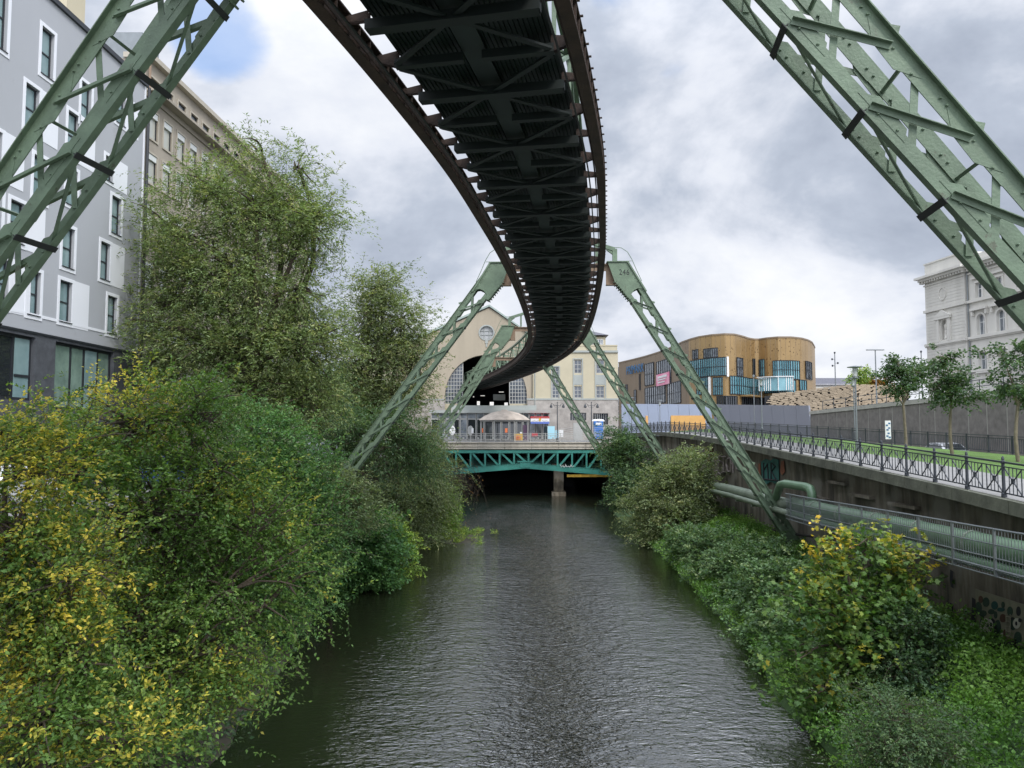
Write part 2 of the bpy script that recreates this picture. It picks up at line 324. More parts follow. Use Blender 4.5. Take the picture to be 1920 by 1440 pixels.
def struct(mb, name, m, label=None, kind='structure', smooth=False):
    o = mb.build(name, m, None, smooth); o['kind'] = kind
    if label: o['label'] = label
    return o
def center(root):
    "move a thing's empty to the foot of its parts without moving them"
    pts = []
    def coll(o):
        for c in children(o):
            if c.type == 'MESH': pts.extend([c.matrix_local @ Vector(b) for b in c.bound_box])
    coll(root)
    if not pts: return
    b = Vector((sum(p.x for p in pts) / len(pts), sum(p.y for p in pts) / len(pts), min(p.z for p in pts)))
    root.location = b
    for c in children(root): c.location = Vector(c.location) - b
KIDS = {}
def children(o): return [c for c in COL.objects if c.parent == o]
def copy_tree(src, parent=None):
    c = src.copy(); COL.objects.link(c)
    if parent is not None: c.parent = parent
    for k in children(src): copy_tree(k, c)
    return c

class Fr:
    "wall frame: origin, u along the wall, n outward"
    def __init__(s, o, u):
        s.o = Vector((o[0], o[1], 0)); s.u = Vector((u[0], u[1], 0)).normalized(); s.n = Vector((s.u.y, -s.u.x, 0))
    def P(s, u, v, w=0.0): return s.o + s.u * u + s.n * w + Vector((0, 0, v))
    def uv(s, px, py, w=0.0):
        d = ray(px, py); C = Vector((0, 0, CH)); k = (s.o + s.n * w - C).dot(s.n) / d.dot(s.n); p = C + d * k
        return (p - s.o).dot(s.u), p.z
    def rect(s, x0, x1, y0, y1, xr=None):
        "pixel rectangle -> (u0,v0,u1,v1): heights are taken on its left edge"
        a = s.uv(x0, y0); b = s.uv(x1, y0); c = s.uv(x0, y1)
        u0, u1 = sorted((a[0], b[0])); return (u0, c[1], u1, a[1])
    def quad(s, r, w=0): u0, v0, u1, v1 = r; return [s.P(u0, v0, w), s.P(u1, v0, w), s.P(u1, v1, w), s.P(u0, v1, w)]
    def fbox(s, mb, r, w0, w1):
        u0, v0, u1, v1 = r; mb.obox(s.P((u0 + u1) / 2, (v0 + v1) / 2, (w0 + w1) / 2), s.u * (u1 - u0) / 2, s.n * (w1 - w0) / 2, Vector((0, 0, (v1 - v0) / 2)))
def window(fr, r, parent, pane='glassdark', frame='darkframe', depth=.18, t=.07, mu=(), mv=(), sill=None, name='window', arch=False):
    "window set back by depth: frame bars, pane, optional sill; mu/mv: mullion positions 0..1"
    u0, v0, u1, v1 = r; w = -depth; mb = MB()
    fr.fbox(mb, (u0, v0, u0 + t, v1), w - .05, w + .03); fr.fbox(mb, (u1 - t, v0, u1, v1), w - .05, w + .03)
    fr.fbox(mb, (u0 + t, v0, u1 - t, v0 + t), w - .05, w + .03); fr.fbox(mb, (u0 + t, v1 - t, u1 - t, v1), w - .05, w + .03)
    for k in mu: c = u0 + (u1 - u0) * k; fr.fbox(mb, (c - t * .4, v0 + t, c + t * .4, v1 - t), w - .045, w + .027)
    for k in mv: c = v0 + (v1 - v0) * k; fr.fbox(mb, (u0 + t, c - t * .4, u1 - t, c + t * .4), w - .042, w + .024)
    f = mb.build(name, frame, parent)
    g = MB(); fr.fbox(g, (u0 + .01, v0 + .01, u1 - .01, v1 - .01), w - .035, w - .015); g.build('pane', pane, f)
    if sill:
        q = MB(); fr.fbox(q, (u0 - .06, v0 - .07, u1 + .06, v0 - .002), w, .06); q.build('sill', sill, f)
    return f
def frect(r): u0, v0, u1, v1 = r; return [(u0, v0), (u1, v0), (u1, v1), (u0, v1)]
def clampr(r, U0, V0, U1, V1): return (max(r[0], U0), max(r[1], V0), min(r[2], U1), min(r[3], V1))

# ------------------------------------------------------------------ foliage
def tubes_np(segs, n=5):
    "segs: list of (p0,p1,r0,r1) -> verts, faces"
    P0 = np.array([s[0] for s in segs]); P1 = np.array([s[1] for s in segs]); r0 = np.array([s[2] for s in segs]); r1 = np.array([s[3] for s in segs])
    d = P1 - P0; d /= np.linalg.norm(d, axis=1, keepdims=True) + 1e-9
    a = np.where(np.abs(d[:, 2:3]) < .9, np.array([[0, 0, 1.]]), np.array([[1., 0, 0]])); x = np.cross(d, a); x /= np.linalg.norm(x, axis=1, keepdims=True); y = np.cross(d, x)
    k = len(segs); V = np.zeros((k, 2 * n, 3))
    for j in range(n):
        c, s = math.cos(2 * math.pi * j / n), math.sin(2 * math.pi * j / n); o = x * c + y * s
        V[:, j] = P0 + o * r0[:, None]; V[:, n + j] = P1 + o * r1[:, None]
    fq = np.array([[j, (j + 1) % n, n + (j + 1) % n, n + j] for j in range(n)]); Fc = (fq[None] + (np.arange(k) * 2 * n)[:, None, None]).reshape(-1, 4)
    return V.reshape(-1, 3), Fc
def np_mesh(name, V, Fq, m, parent=None, tint=None, smooth=False):
    me = bpy.data.meshes.new(name); nf, k = Fq.shape
    me.vertices.add(len(V)); me.vertices.foreach_set('co', np.ascontiguousarray(V, dtype=np.float32).ravel())
    me.loops.add(nf * k); me.loops.foreach_set('vertex_index', Fq.astype(np.int32).ravel())
    me.polygons.add(nf); me.polygons.foreach_set('loop_start', (np.arange(nf) * k).astype(np.int32)); me.polygons.foreach_set('loop_total', np.full(nf, k, np.int32))
    if smooth: me.polygons.foreach_set('use_smooth', np.ones(nf, bool))
    me.update(calc_edges=True)
    if tint is not None:
        a = me.attributes.new('tint', 'FLOAT', 'POINT'); a.data.foreach_set('value', tint.astype(np.float32))
    me.materials.append(M[m]); o = bpy.data.objects.new(name, me); COL.objects.link(o)
    if parent is not None: o.parent = parent
    return o
def unit(a): return a / (np.linalg.norm(a, axis=-1, keepdims=True) + 1e-9)
MAPLE = [(0, 0), (.18, .30), (.05, .52), (.40, .42), (.62, .56), (.58, .26), (1.0, 0), (.58, -.26), (.62, -.56), (.40, -.42), (.05, -.52), (.18, -.30)]
def leaf_geo(P, D, Nn, Ln, W, shape='blade'):
    S = unit(np.cross(D, Nn)); Nn = unit(np.cross(S, D)); n = len(P); Ln = Ln[:, None]; W = W[:, None]
    if shape == 'blade':
        V = np.stack([P, P + D * Ln * .42 + S * W * .5 + Nn * W * .18, P + D * Ln - Nn * Ln * .10, P + D * Ln * .42 - S * W * .5 + Nn * W * .18], 1)
    else:
        V = np.stack([P + D * Ln * a + S * W * b - Nn * Ln * (a * a * .12 + abs(b) * .15) for a, b in MAPLE], 1)
    k = V.shape[1]; return V.reshape(-1, 3), np.arange(n * k).reshape(n, k), k
def rand_dir(n): return unit(RNG.normal(size=(n, 3)))
def crown(name, lobes, m, parent, ntw, lpt, tw=.9, leaf=(.10, .05), shape='blade', droop=.3, upb=.3, tint=(.4, .25), yel=None, shell=.45, zmin=.1, rough=.22, clu=9, cr=.55, stems=None, tidy=.35, flat=.6, clip=None, outer=1.0):
    """foliage: twigs scattered through the lobes, leaves strung along the twigs.
    lobes: (center Vector, rx, ry, rz).  yel(P)->extra tint by place.  returns twig starts"""
    vol = np.array([l[1] * l[2] * l[3] for l in lobes]) ** .75; pr = vol / vol.sum(); idx = RNG.choice(len(lobes), ntw, p=pr)
    C = np.array([tuple(l[0]) for l in lobes])[idx]; Rr = np.array([l[1:4] for l in lobes])[idx]
    d = rand_dir(ntw)
    K = RNG.normal(size=(5, 3)) * 2.6; ph = RNG.uniform(0, 6.28, 5); wob = 1 + rough * np.sin(d @ K.T + ph + idx[:, None]).sum(1) / 1.9
    rad = (shell + (1 - shell) * RNG.random(ntw) ** .6) * wob
    S0 = C + d * Rr * rad[:, None]
    cl = RNG.integers(0, max(4, ntw // clu), ntw)          # pull the twigs into sprays of a few each
    S0 = S0[cl] + RNG.normal(size=(ntw, 3)) * cr * tw * np.array([1, 1, .55]); d = d[cl]; idx = idx[cl]
    out = unit(d * np.array([1, 1, .8])); td = unit(out * outer + rand_dir(ntw) * .6 + np.array([0, 0, upb]))
    tl = tw * RNG.uniform(.5, 1.25, ntw); ttint = np.clip(RNG.normal(tint[0], tint[1], ntw), 0, 1)
    if yel is not None: ttint = np.clip(ttint + yel(S0), 0, 1)
    S0 = S0 - td * tl[:, None] * .6
    t = np.tile(np.linspace(.12, 1, lpt), (ntw, 1)) + RNG.uniform(-.04, .04, (ntw, lpt))
    P = S0[:, None] + td[:, None] * (tl[:, None] * t)[..., None]; P[..., 2] -= droop * tl[:, None] * t ** 2
    side = unit(np.cross(td, rand_dir(ntw) * .3 + np.array([0, 0, 1.]))); sg = np.where(np.arange(lpt) % 2 == 0, 1., -1.)
    D = td[:, None] * .75 + side[:, None] * sg[None, :, None] * .8 + RNG.normal(size=(ntw, lpt, 3)) * tidy; D[..., 2] -= droop * .7
    P = P + RNG.normal(size=P.shape) * leaf[0] * .25
    P = P.reshape(-1, 3); D = unit(D.reshape(-1, 3)); Nn = unit(RNG.normal(size=P.shape) * flat + np.array([0, 0, 1.]))
    ti = np.clip(np.repeat(ttint, lpt) + RNG.normal(0, .12, len(P)), 0, 1)
    ok = P[:, 2] > zmin
    if clip is not None: ok &= clip(P)
    P, D, Nn, ti = P[ok], D[ok], Nn[ok], ti[ok]; n = len(P); sz = RNG.uniform(.65, 1.25, n)
    V, Fq, k = leaf_geo(P, D, Nn, leaf[0] * sz, leaf[1] * sz, shape)
    o = np_mesh(name, V, Fq, m, parent, np.repeat(ti, k))
    if stems:
        sel = np.arange(0, ntw, stems[1]); e = S0[sel] + td[sel] * tl[sel][:, None]; e[:, 2] -= droop * tl[sel]
        mid = S0[sel] + td[sel] * tl[sel][:, None] * .5; mid[:, 2] -= droop * tl[sel] * .25
        sg = [(a, b, stems[2], stems[2] * .7) for a, b in zip(S0[sel], mid)] + [(a, b, stems[2] * .7, stems[2] * .3) for a, b in zip(mid, e)]
        sg = [q for q in sg if q[0][2] > zmin and q[1][2] > zmin]
        V, Fq = tubes_np(sg, 3); np_mesh('twigs', V, Fq, stems[0], parent)
    return S0, idx
def limbs(base, lobes, S0, idx, parent, r, m='bark', nlimb=60, lean=None, name='trunk', split=.35, zmin=.0):
    "tapering trunk that forks towards each lobe, then limbs to some of the twig starts"
    base = np.array(base, float); cs = np.array([tuple(l[0]) for l in lobes]); top = cs.mean(0); fork = base + (top - base) * split
    fork[:2] = base[:2] + (top - base)[:2] * split * .6; segs = []
    def curve(a, b, r0, r1, k=5, wob=.06, sag=.0):
        L = np.linalg.norm(b - a); p = a; off = RNG.normal(size=3) * L * wob
        for i in range(1, k + 1):
            t = i / k; q = a + (b - a) * t + off * math.sin(math.pi * t) + RNG.normal(size=3) * L * wob * .15 * (1 - t); q[2] += math.sin(math.pi * t) * L * sag
            segs.append((p, q, r0 + (r1 - r0) * (i - 1) / k, r0 + (r1 - r0) * t)); p = q
    curve(base - np.array([0, 0, .3]), fork, r * 1.15, r * .8, 6, .03)
    for c in cs: curve(fork, c, r * .55, r * .22, 6, .07, .04)
    sel = RNG.choice(len(S0), min(nlimb, len(S0)), replace=False)
    for i in sel: curve(cs[idx[i]] + RNG.normal(size=3) * .1, S0[i], r * .2, r * .04, 4, .07, .05)
    segs = [q for q in segs if q[1][2] > zmin]
    V, Fq = tubes_np(segs, 7); np_mesh(name, V, Fq, m, parent, smooth=True)
def lobe(px, py, Y, rx, ry, dep=1.0):
    c = at(px, py, Y); a = rx * Y / F; return (c, a, a * dep, ry * Y / F)

# ------------------------------------------------------------------ water, banks, streets, ground
def water_mat():
    m = bpy.data.materials.new('river_water'); m.use_nodes = True; t = m.node_tree; L = t.links.new; b = t.nodes['Principled BSDF']
    b.inputs['Base Color'].default_value = (.011, .012, .007, 1); b.inputs['Roughness'].default_value = .05; b.inputs['IOR'].default_value = 2.25; b.inputs['Specular IOR Level'].default_value = .9
    tc = N(t, 'ShaderNodeTexCoord'); prev = None
    for sc, st, di, rot in (((.4, .6, 1), 1, .07, 15), ((1.5, 2.7, 1), 1, .065, 6), ((3.6, 6.4, 1), 1, .055, -9), ((9, 15, 1), 1, .016, 12)):
        mp = N(t, 'ShaderNodeMapping'); mp.inputs['Scale'].default_value = sc; mp.inputs['Rotation'].default_value = (0, 0, R(rot)); L(tc.outputs['Object'], mp.inputs[0])
        n = N(t, 'ShaderNodeTexNoise'); n.inputs['Scale'].default_value = 1; n.inputs['Detail'].default_value = 1.5; n.inputs['Roughness'].default_value = .55; n.inputs['Distortion'].default_value = .8; L(mp.outputs[0], n.inputs['Vector'])
        bp = N(t, 'ShaderNodeBump'); bp.inputs['Strength'].default_value = st; bp.inputs['Distance'].default_value = di; L(n.outputs['Fac'], bp.inputs['Height'])
        if prev: L(prev.outputs[0], bp.inputs['Normal'])
        prev = bp
    L(prev.outputs[0], b.inputs['Normal'])
    sp_ = N(t, 'ShaderNodeSeparateXYZ'); L(tc.outputs['Object'], sp_.inputs[0]); r1 = N(t, 'ShaderNodeMapRange', interpolation_type='SMOOTHSTEP'); L(sp_.outputs[0], r1.inputs[0]); r1.inputs[1].default_value = -8; r1.inputs[2].default_value = -1; r1.inputs[3].default_value = .22; r1.inputs[4].default_value = 1
    pn = N(t, 'ShaderNodeTexNoise'); mp = N(t, 'ShaderNodeMapping'); mp.inputs['Scale'].default_value = (.30, .09, 1); L(tc.outputs['Object'], mp.inputs[0]); L(mp.outputs[0], pn.inputs['Vector']); pn.inputs['Scale'].default_value = 1; pn.inputs['Detail'].default_value = 3
    r2 = N(t, 'ShaderNodeMapRange'); L(pn.outputs['Fac'], r2.inputs[0]); r2.inputs[1].default_value = .35; r2.inputs[2].default_value = .6; r2.inputs[3].default_value = .5; r2.inputs[4].default_value = 1
    r3 = N(t, 'ShaderNodeMapRange', interpolation_type='SMOOTHSTEP'); L(sp_.outputs[0], r3.inputs[0]); r3.inputs[1].default_value = 5.5; r3.inputs[2].default_value = 9; r3.inputs[3].default_value = 1; r3.inputs[4].default_value = .35
    m0_ = N(t, 'ShaderNodeMath', operation='MULTIPLY'); L(r1.outputs[0], m0_.inputs[0]); L(r3.outputs[0], m0_.inputs[1])
    mu_ = N(t, 'ShaderNodeMath', operation='MULTIPLY'); L(m0_.outputs[0], mu_.inputs[0]); L(r2.outputs[0], mu_.inputs[1])
    for n in t.nodes:
        if n.type == 'BUMP': L(mu_.outputs[0], n.inputs['Strength'])
    return m
M['water'] = water_mat()
M['grass'] = mat('lawn_grass', (.09, .17, .03), .95, 0, .8, .35, .5, 60)
M['bankgrass'] = mat('bank_ground', (.045, .09, .025), 1, 0, 1.2, .4, .4, 8)
M['hill'] = mat('wooded_hill', (.05, .09, .07), 1, 0, .03, .4)
mb = MB(); mb.add([(-14, -50, 0), (16, -50, 0), (16, 175, 0), (-14, 175, 0)], [(0, 1, 2, 3)]); struct(mb, 'water', 'water')
mb = MB(); mb.add([(-16, -50, -1.2), (18, -50, -1.2), (18, 175, -1.2), (-16, 175, -1.2)], [(0, 1, 2, 3)]); struct(mb, 'riverbed', 'soil')
# quay wall line on the right: (Y, x of the coping edge, z of the walkway)
QUAY = [(-40, 11.2, 5.0), (0, 12.0, 5.25), (8, 12.6, 5.6), (14, 13.0, 5.95), (19.8, 13.2, 6.3), (23.7, 13.46, 6.47), (32.4, 13.75, 6.89), (40.7, 14.4, 7.14), (51, 15.1, 7.48), (65, 15.3, 7.95), (76, 15.1, 8.2), (85, 14.9, 8.2), (92, 14.0, 8.1), (98, 13.2, 7.9)]
QY = np.array([q[0] for q in QUAY]); QX = np.array([q[1] for q in QUAY]); QZ = np.array([q[2] for q in QUAY])
def qx(y): return float(np.interp(y, QY, QX))
def qz(y): return float(np.interp(y, QY, QZ))
def shoreR(y): return float(np.interp(y, [-40, 0, 19, 25, 30, 52, 80, 98], [7.0, 7.2, 7.9, 8.3, 9.1, 9.9, 10.4, 12.5]))
def shoreL(y): return float(np.interp(y, [-40, 0, 19, 25, 38, 44, 60, 80, 98], [-7, -7, -7.2, -7.8, -9.2, -8.4, -6.2, -7.5, -9.5]))
def strip(name, rows, m, kind='structure', wob=0.0, label=None):
    "rows: list of lists of points (same length)"
    mb = MB(); k = len(rows[0]); vs = []
    for i, r in enumerate(rows):
        for j, p in enumerate(r):
            p = list(p)
            if wob and 0 < j < k - 1: p[2] += random.uniform(-wob, wob); p[0] += random.uniform(-wob, wob)
            vs.append(p)
    mb.add(vs, [(i * k + j, i * k + j + 1, (i + 1) * k + j + 1, (i + 1) * k + j) for i in range(len(rows) - 1) for j in range(k - 1)])
    return struct(mb, name, m, label, kind, smooth=wob > 0)
ys = [-50 + 1.6 * i for i in range(93)]
LST = 5.6                                            # left street level
strip('left_bank', [[(shoreL(y) + .6, y, -1), (shoreL(y), y, .1), (shoreL(y) - 1.6, y, 1.1), (shoreL(y) - 3.2, y, 2.6), (-13.2, y, 4.6), (-13.9, y, LST)] for y in ys], 'soil', wob=.18)
strip('right_bank', [[(shoreR(y) - .6, y, -1), (shoreR(y), y, .1), (shoreR(y) + .45 * (qx(y) - shoreR(y)), y, 1.0), (shoreR(y) + .75 * (qx(y) - shoreR(y)), y, 1.8), (qx(y) + .7, y, 2.3)] for y in ys], 'bankgrass', wob=.12)
mb = MB(); mb.add([(-18.9, -60, LST), (-13.9, -60, LST), (-13.9, 97, LST), (-18.9, 97, LST)], [(0, 1, 2, 3)]); struct(mb, 'left_pavement', 'paving')
mb = MB(); mb.add([(-600, -200, 5.5), (-15, -200, 5.5), (-15, 97, 5.5), (-600, 97, 5.5)], [(0, 1, 2, 3)]); struct(mb, 'left_ground', 'asphalt')
fz = lambda y: 6.85 + (y - 43) * .033                # right rear path level
rows = [[(qx(y) + .1, y, qz(y)), (qx(y) + 3.4, y, qz(y) + .02)] for y in ys[5:] if y <= 98]
strip('walkway', rows, 'paving')
rows = [[(qx(y) + 3.4, y, qz(y) - .03), (20, y, (qz(y) + fz(y)) / 2 - .0), (float(np.interp(y, [8, 43, 97], [31, 28, 24.4])) + .35, y, fz(y))] for y in ys[5:] if y <= 98]
strip('lawn', rows, 'grass')
rows = [[(float(np.interp(y, [8, 43, 97], [31, 28, 24.4])) + .34, y, fz(y) - 1.25), (34, y, fz(y) - 1.24)] for y in ys[5:] if y <= 98]
strip('ramp_road', rows, 'asphalt')
mb = MB(); mb.add([(33.5, -200, 10.0), (900, -200, 10.0), (900, 97, 10.0), (33.5, 97, 10.0)], [(0, 1, 2, 3)]); struct(mb, 'upper_ground', 'asphalt')
PLZ = at(960, 829, 98).z                             # plaza level at the far bridge
mb = MB(); mb.add([(-900, 98.4, PLZ), (900, 98.4, PLZ), (900, 1500, PLZ), (-900, 1500, PLZ)], [(0, 1, 2, 3)]); struct(mb, 'plaza_ground', 'asphalt')
# far wooded ridges
def ridge(name, x0, x1, Y, z, seed):
    rnd = random.Random(seed); k = 40; top = []
    ph = [rnd.uniform(0, 6) for _ in range(4)]
    mb = MB(); rows = []
    for i in range(k + 1):
        x = x0 + (x1 - x0) * i / k; h = z * (.75 + .25 * math.sin(i * .13 + ph[0])) + 4 * math.sin(i * .5 + ph[1]) + rnd.uniform(-1.5, 1.5)
        env = math.sin(math.pi * min(1, max(0, i / k))) ** .5
        rows.append([(x, Y - 60, 5), (x, Y - 20, 5 + h * env * .7), (x, Y, 5 + h * env), (x, Y + 60, 5)])
    strip(name, rows, 'hill')
ridge('far_hill', -700, 800, 900, 34, 3)

# ------------------------------------------------------------------ suspension railway track
TP = [(-20, -10.0), (-10, -7.0), (0, -4.5), (7, -2.85), (13.2, -1.35), (16.7, -.62), (22, .35), (27, 1.0), (33, 1.72), (42, 2.55), (53, 3.3), (62, 3.65), (70, 3.6), (78, 3.15), (86, 2.4), (95, 1.2), (108, -1.1), (123, -4.2), (137, -7.4), (150, -10.6)]
ty = np.array([a for a, b in TP], float); tx = np.array([b for a, b in TP], float)
def crom(y):
    i = int(np.clip(np.searchsorted(ty, y) - 1, 1, len(ty) - 3)); y0, y1 = ty[i], ty[i + 1]; h = y1 - y0; t = (y - y0) / h
    m0 = (tx[i + 1] - tx[i - 1]) / (ty[i + 1] - ty[i - 1]) * h; m1 = (tx[i + 2] - tx[i]) / (ty[i + 2] - ty[i]) * h
    return (2 * t**3 - 3 * t**2 + 1) * tx[i] + (t**3 - 2 * t**2 + t) * m0 + (-2 * t**3 + 3 * t**2) * tx[i + 1] + (t**3 - t**2) * m1
YY = np.linspace(-15, 146, 1300); XX = np.array([crom(y) for y in YY]); 
XX = np.convolve(np.pad(XX, 20, mode='reflect', reflect_type='odd'), np.ones(41) / 41, mode='valid')
SS = np.concatenate([[0], np.cumsum(np.hypot(np.diff(XX), np.diff(YY)))])
ZT = CH + 7.7
def tr(s):
    x, y = np.interp(s, SS, XX), np.interp(s, SS, YY); x2, y2 = np.interp(s + .5, SS, XX), np.interp(s + .5, SS, YY); x1, y1 = np.interp(s - .5, SS, XX), np.interp(s - .5, SS, YY)
    t = Vector((x2 - x1, y2 - y1, 0)).normalized(); return Vector((x, y, 0)), t, Vector((t.y, -t.x, 0))
def tp(s, n, z): p, t, nn = tr(s); q = p + nn * n; q.z = z; return q
def s_of_y(y): return float(np.interp(y, YY, SS))
def sweep(mb, s0, s1, prof, ds=.8):
    "closed profile [(n,z)] swept along the track"
    k = max(1, int((s1 - s0) / ds)); m = len(prof); vs = []
    for i in range(k + 1):
        s = s0 + (s1 - s0) * i / k; p, t, nn = tr(s); vs += [p + nn * n + Vector((0, 0, z)) for n, z in prof]
    fs = [(i * m + j, i * m + (j + 1) % m, (i + 1) * m + (j + 1) % m, (i + 1) * m + j) for i in range(k) for j in range(m)] + [tuple(range(m))[::-1], tuple(k * m + j for j in range(m))]
    mb.add(vs, fs)
def rp(n0, n1, z0, z1): return [(n0, z0), (n1, z0), (n1, z1), (n0, z1)]
TRACK = thing('railway_track', 'long curved green and rust-brown overhead track seen from below', 'railway track')
S0t, S1t = SS[0] + .6, SS[-1] - .6
BAY = 1.65; sA = s_of_y(4.5); NB = int((s_of_y(140) - sA) / BAY)
for sg in (-1, 1):
    mb = MB(); c = sg * 2.2
    for pr in (rp(c - .13, c + .13, ZT, ZT + .03), rp(c - .02, c + .02, ZT + .03, ZT + .50), rp(c - .13, c + .13, ZT + .50, ZT + .53), rp(c - .17 * sg - .015, c - .17 * sg + .015, ZT + .06, ZT + .20)):
        sweep(mb, S0t, S1t, pr)
    s = sA
    while s < s_of_y(70):                                # web stiffeners
        p, t, nn = tr(s); mb.obox(p + nn * c + Vector((0, 0, ZT + .265)), nn * .12, t * .012, Vector((0, 0, .232))); s += BAY / 3
    g = mb.build('edge_girder', 'rust', TRACK)
    mb = MB(); sweep(mb, S0t, S1t, rp(c - .035, c + .035, ZT + .535, ZT + .66)); 
    s = sA
    while s < s_of_y(60):                                # rail clips sticking out sideways
        p, t, nn = tr(s); mb.obox(p + nn * (c + sg * .155) + Vector((0, 0, ZT + .54)), nn * .03, t * .03, Vector((0, 0, .012))); s += .55
    mb.build('running_rail', 'rust', g)
    mb = MB(); sweep(mb, S0t, S1t, rp(sg * 1.86 - .02, sg * 1.86 + .02, ZT - .02, ZT + .02)); mb.build('cable', 'black', TRACK)
for side in (-1, 1):                                     # ribbed sheet floor either side of the middle strip
    mb = MB(); prof = []; n = .24; up = True; zb = ZT + .52
    while n < 1.66: prof += [(n, zb), (n + .04, zb), (n + .05, zb + .035), (n + .09, zb + .035)]; n += .10
    prof = [(side * a, b) for a, b in prof]
    k = int((S1t - S0t) / 1.0); m = len(prof); vs = []
    for i in range(k + 1):
        s = S0t + (S1t - S0t) * i / k; p, t, nn = tr(s); vs += [p + nn * a + Vector((0, 0, b)) for a, b in prof]
    mb.add(vs, [(i * m + j, i * m + j + 1, (i + 1) * m + j + 1, (i + 1) * m + j) for i in range(k) for j in range(m - 1)])
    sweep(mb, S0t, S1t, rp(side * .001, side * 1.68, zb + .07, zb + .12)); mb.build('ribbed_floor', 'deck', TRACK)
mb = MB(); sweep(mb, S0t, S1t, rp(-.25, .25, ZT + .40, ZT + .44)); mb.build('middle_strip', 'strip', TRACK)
for i in range(NB):
    s = sA + i * BAY; p, t, nn = tr(s); mb = MB(); node = i % 2 == 0; u = Vector((0, 0, 1))
    if node: mb.obox(p + u * (ZT + .20), nn * 1.72, t * .10, u * .10); mb.obox(p + u * (ZT + .09), nn * 1.70, t * .14, u * .012)
    else:
        for q in (-1, 1): mb.obox(p + nn * q * .96 + u * (ZT + .22), nn * .76, t * .09, u * .09)
    for q in (-1.25, -.6, .6, 1.25): mb.obox(p + nn * q + t * .16 + u * (ZT + .33), nn * .14, t * .07, u * .05)
    mb.build('cross_beam', 'green_shaded', TRACK)
    if node and i > 0:
        mb = MB(); c0 = tp(s, 0, ZT + .17)
        for j in (-1, 1):
            for q in (-1, 1):
                e = tp(s + j * BAY * .93, q * 1.66, ZT + .17); mb.bar(c0 + (e - c0) * .06, e, .13, .05)
        mb.build('cross_brace', 'green_shaded', TRACK)
nbk = 0; rest = MB()
for i in range(NB):
    for q in (-1, 1):
        s = sA + i * BAY; a = MB() if nbk < 98 else rest; p, t, nn = tr(s)
        lo = .14 if i % 2 else .30                        # deep and shallow brackets take turns
        for d in (-.05, .05):
            o = p + t * d
            a.prism([o + nn * q * 1.66 + Vector((0, 0, ZT + lo)), o + nn * q * 2.16 + Vector((0, 0, ZT + .30)), o + nn * q * 2.16 + Vector((0, 0, ZT + .42)), o + nn * q * 1.66 + Vector((0, 0, ZT + .5))], t * .015)
        if i % 2: a.prism([p + nn * q * 1.68 + t * .07 + Vector((0, 0, ZT + .40)), p + nn * q * 2.15 + t * .07 + Vector((0, 0, ZT + .40)), p + nn * q * 1.68 + t * .55 + Vector((0, 0, ZT + .40))], Vector((0, 0, .02)))
        if nbk < 98: a.build('bracket', 'rust', TRACK)
        nbk += 1
rest.build('bracket_row', 'rust', TRACK)['kind'] = 'stuff'
for sg in (-1, 1):                                       # lattice side girders above the floor
    mb = MB(); n0 = sg * 1.45
    sweep(mb, S0t, S1t, rp(n0 - .09, n0 + .09, ZT + .68, ZT + .86)); sweep(mb, S0t, S1t, rp(n0 - .10, n0 + .10, ZT + 2.62, ZT + 2.80))
    k = int((S1t - S0t) / 3.3)
    for i in range(k):
        s = S0t + i * 3.3; mb.bar(tp(s, n0, ZT + .8), tp(s, n0, ZT + 2.7), .12, .10, (1, 0, 0))
        a, b = tp(s, n0, ZT + .8), tp(s + 3.3, n0, ZT + 2.7)
        if i % 2: a.z, b.z = b.z, a.z
        mb.bar(a, b, .10, .09); 
        if sg < 0: mb.bar(tp(s, -1.45, ZT + 2.72), tp(s + 3.3, 1.45, ZT + 2.72), .09, .06); mb.bar(tp(s, -1.45, ZT + 2.70), tp(s, 1.45, ZT + 2.70), .10, .08)
    mb.build('side_girder', 'green', TRACK)
center(TRACK)

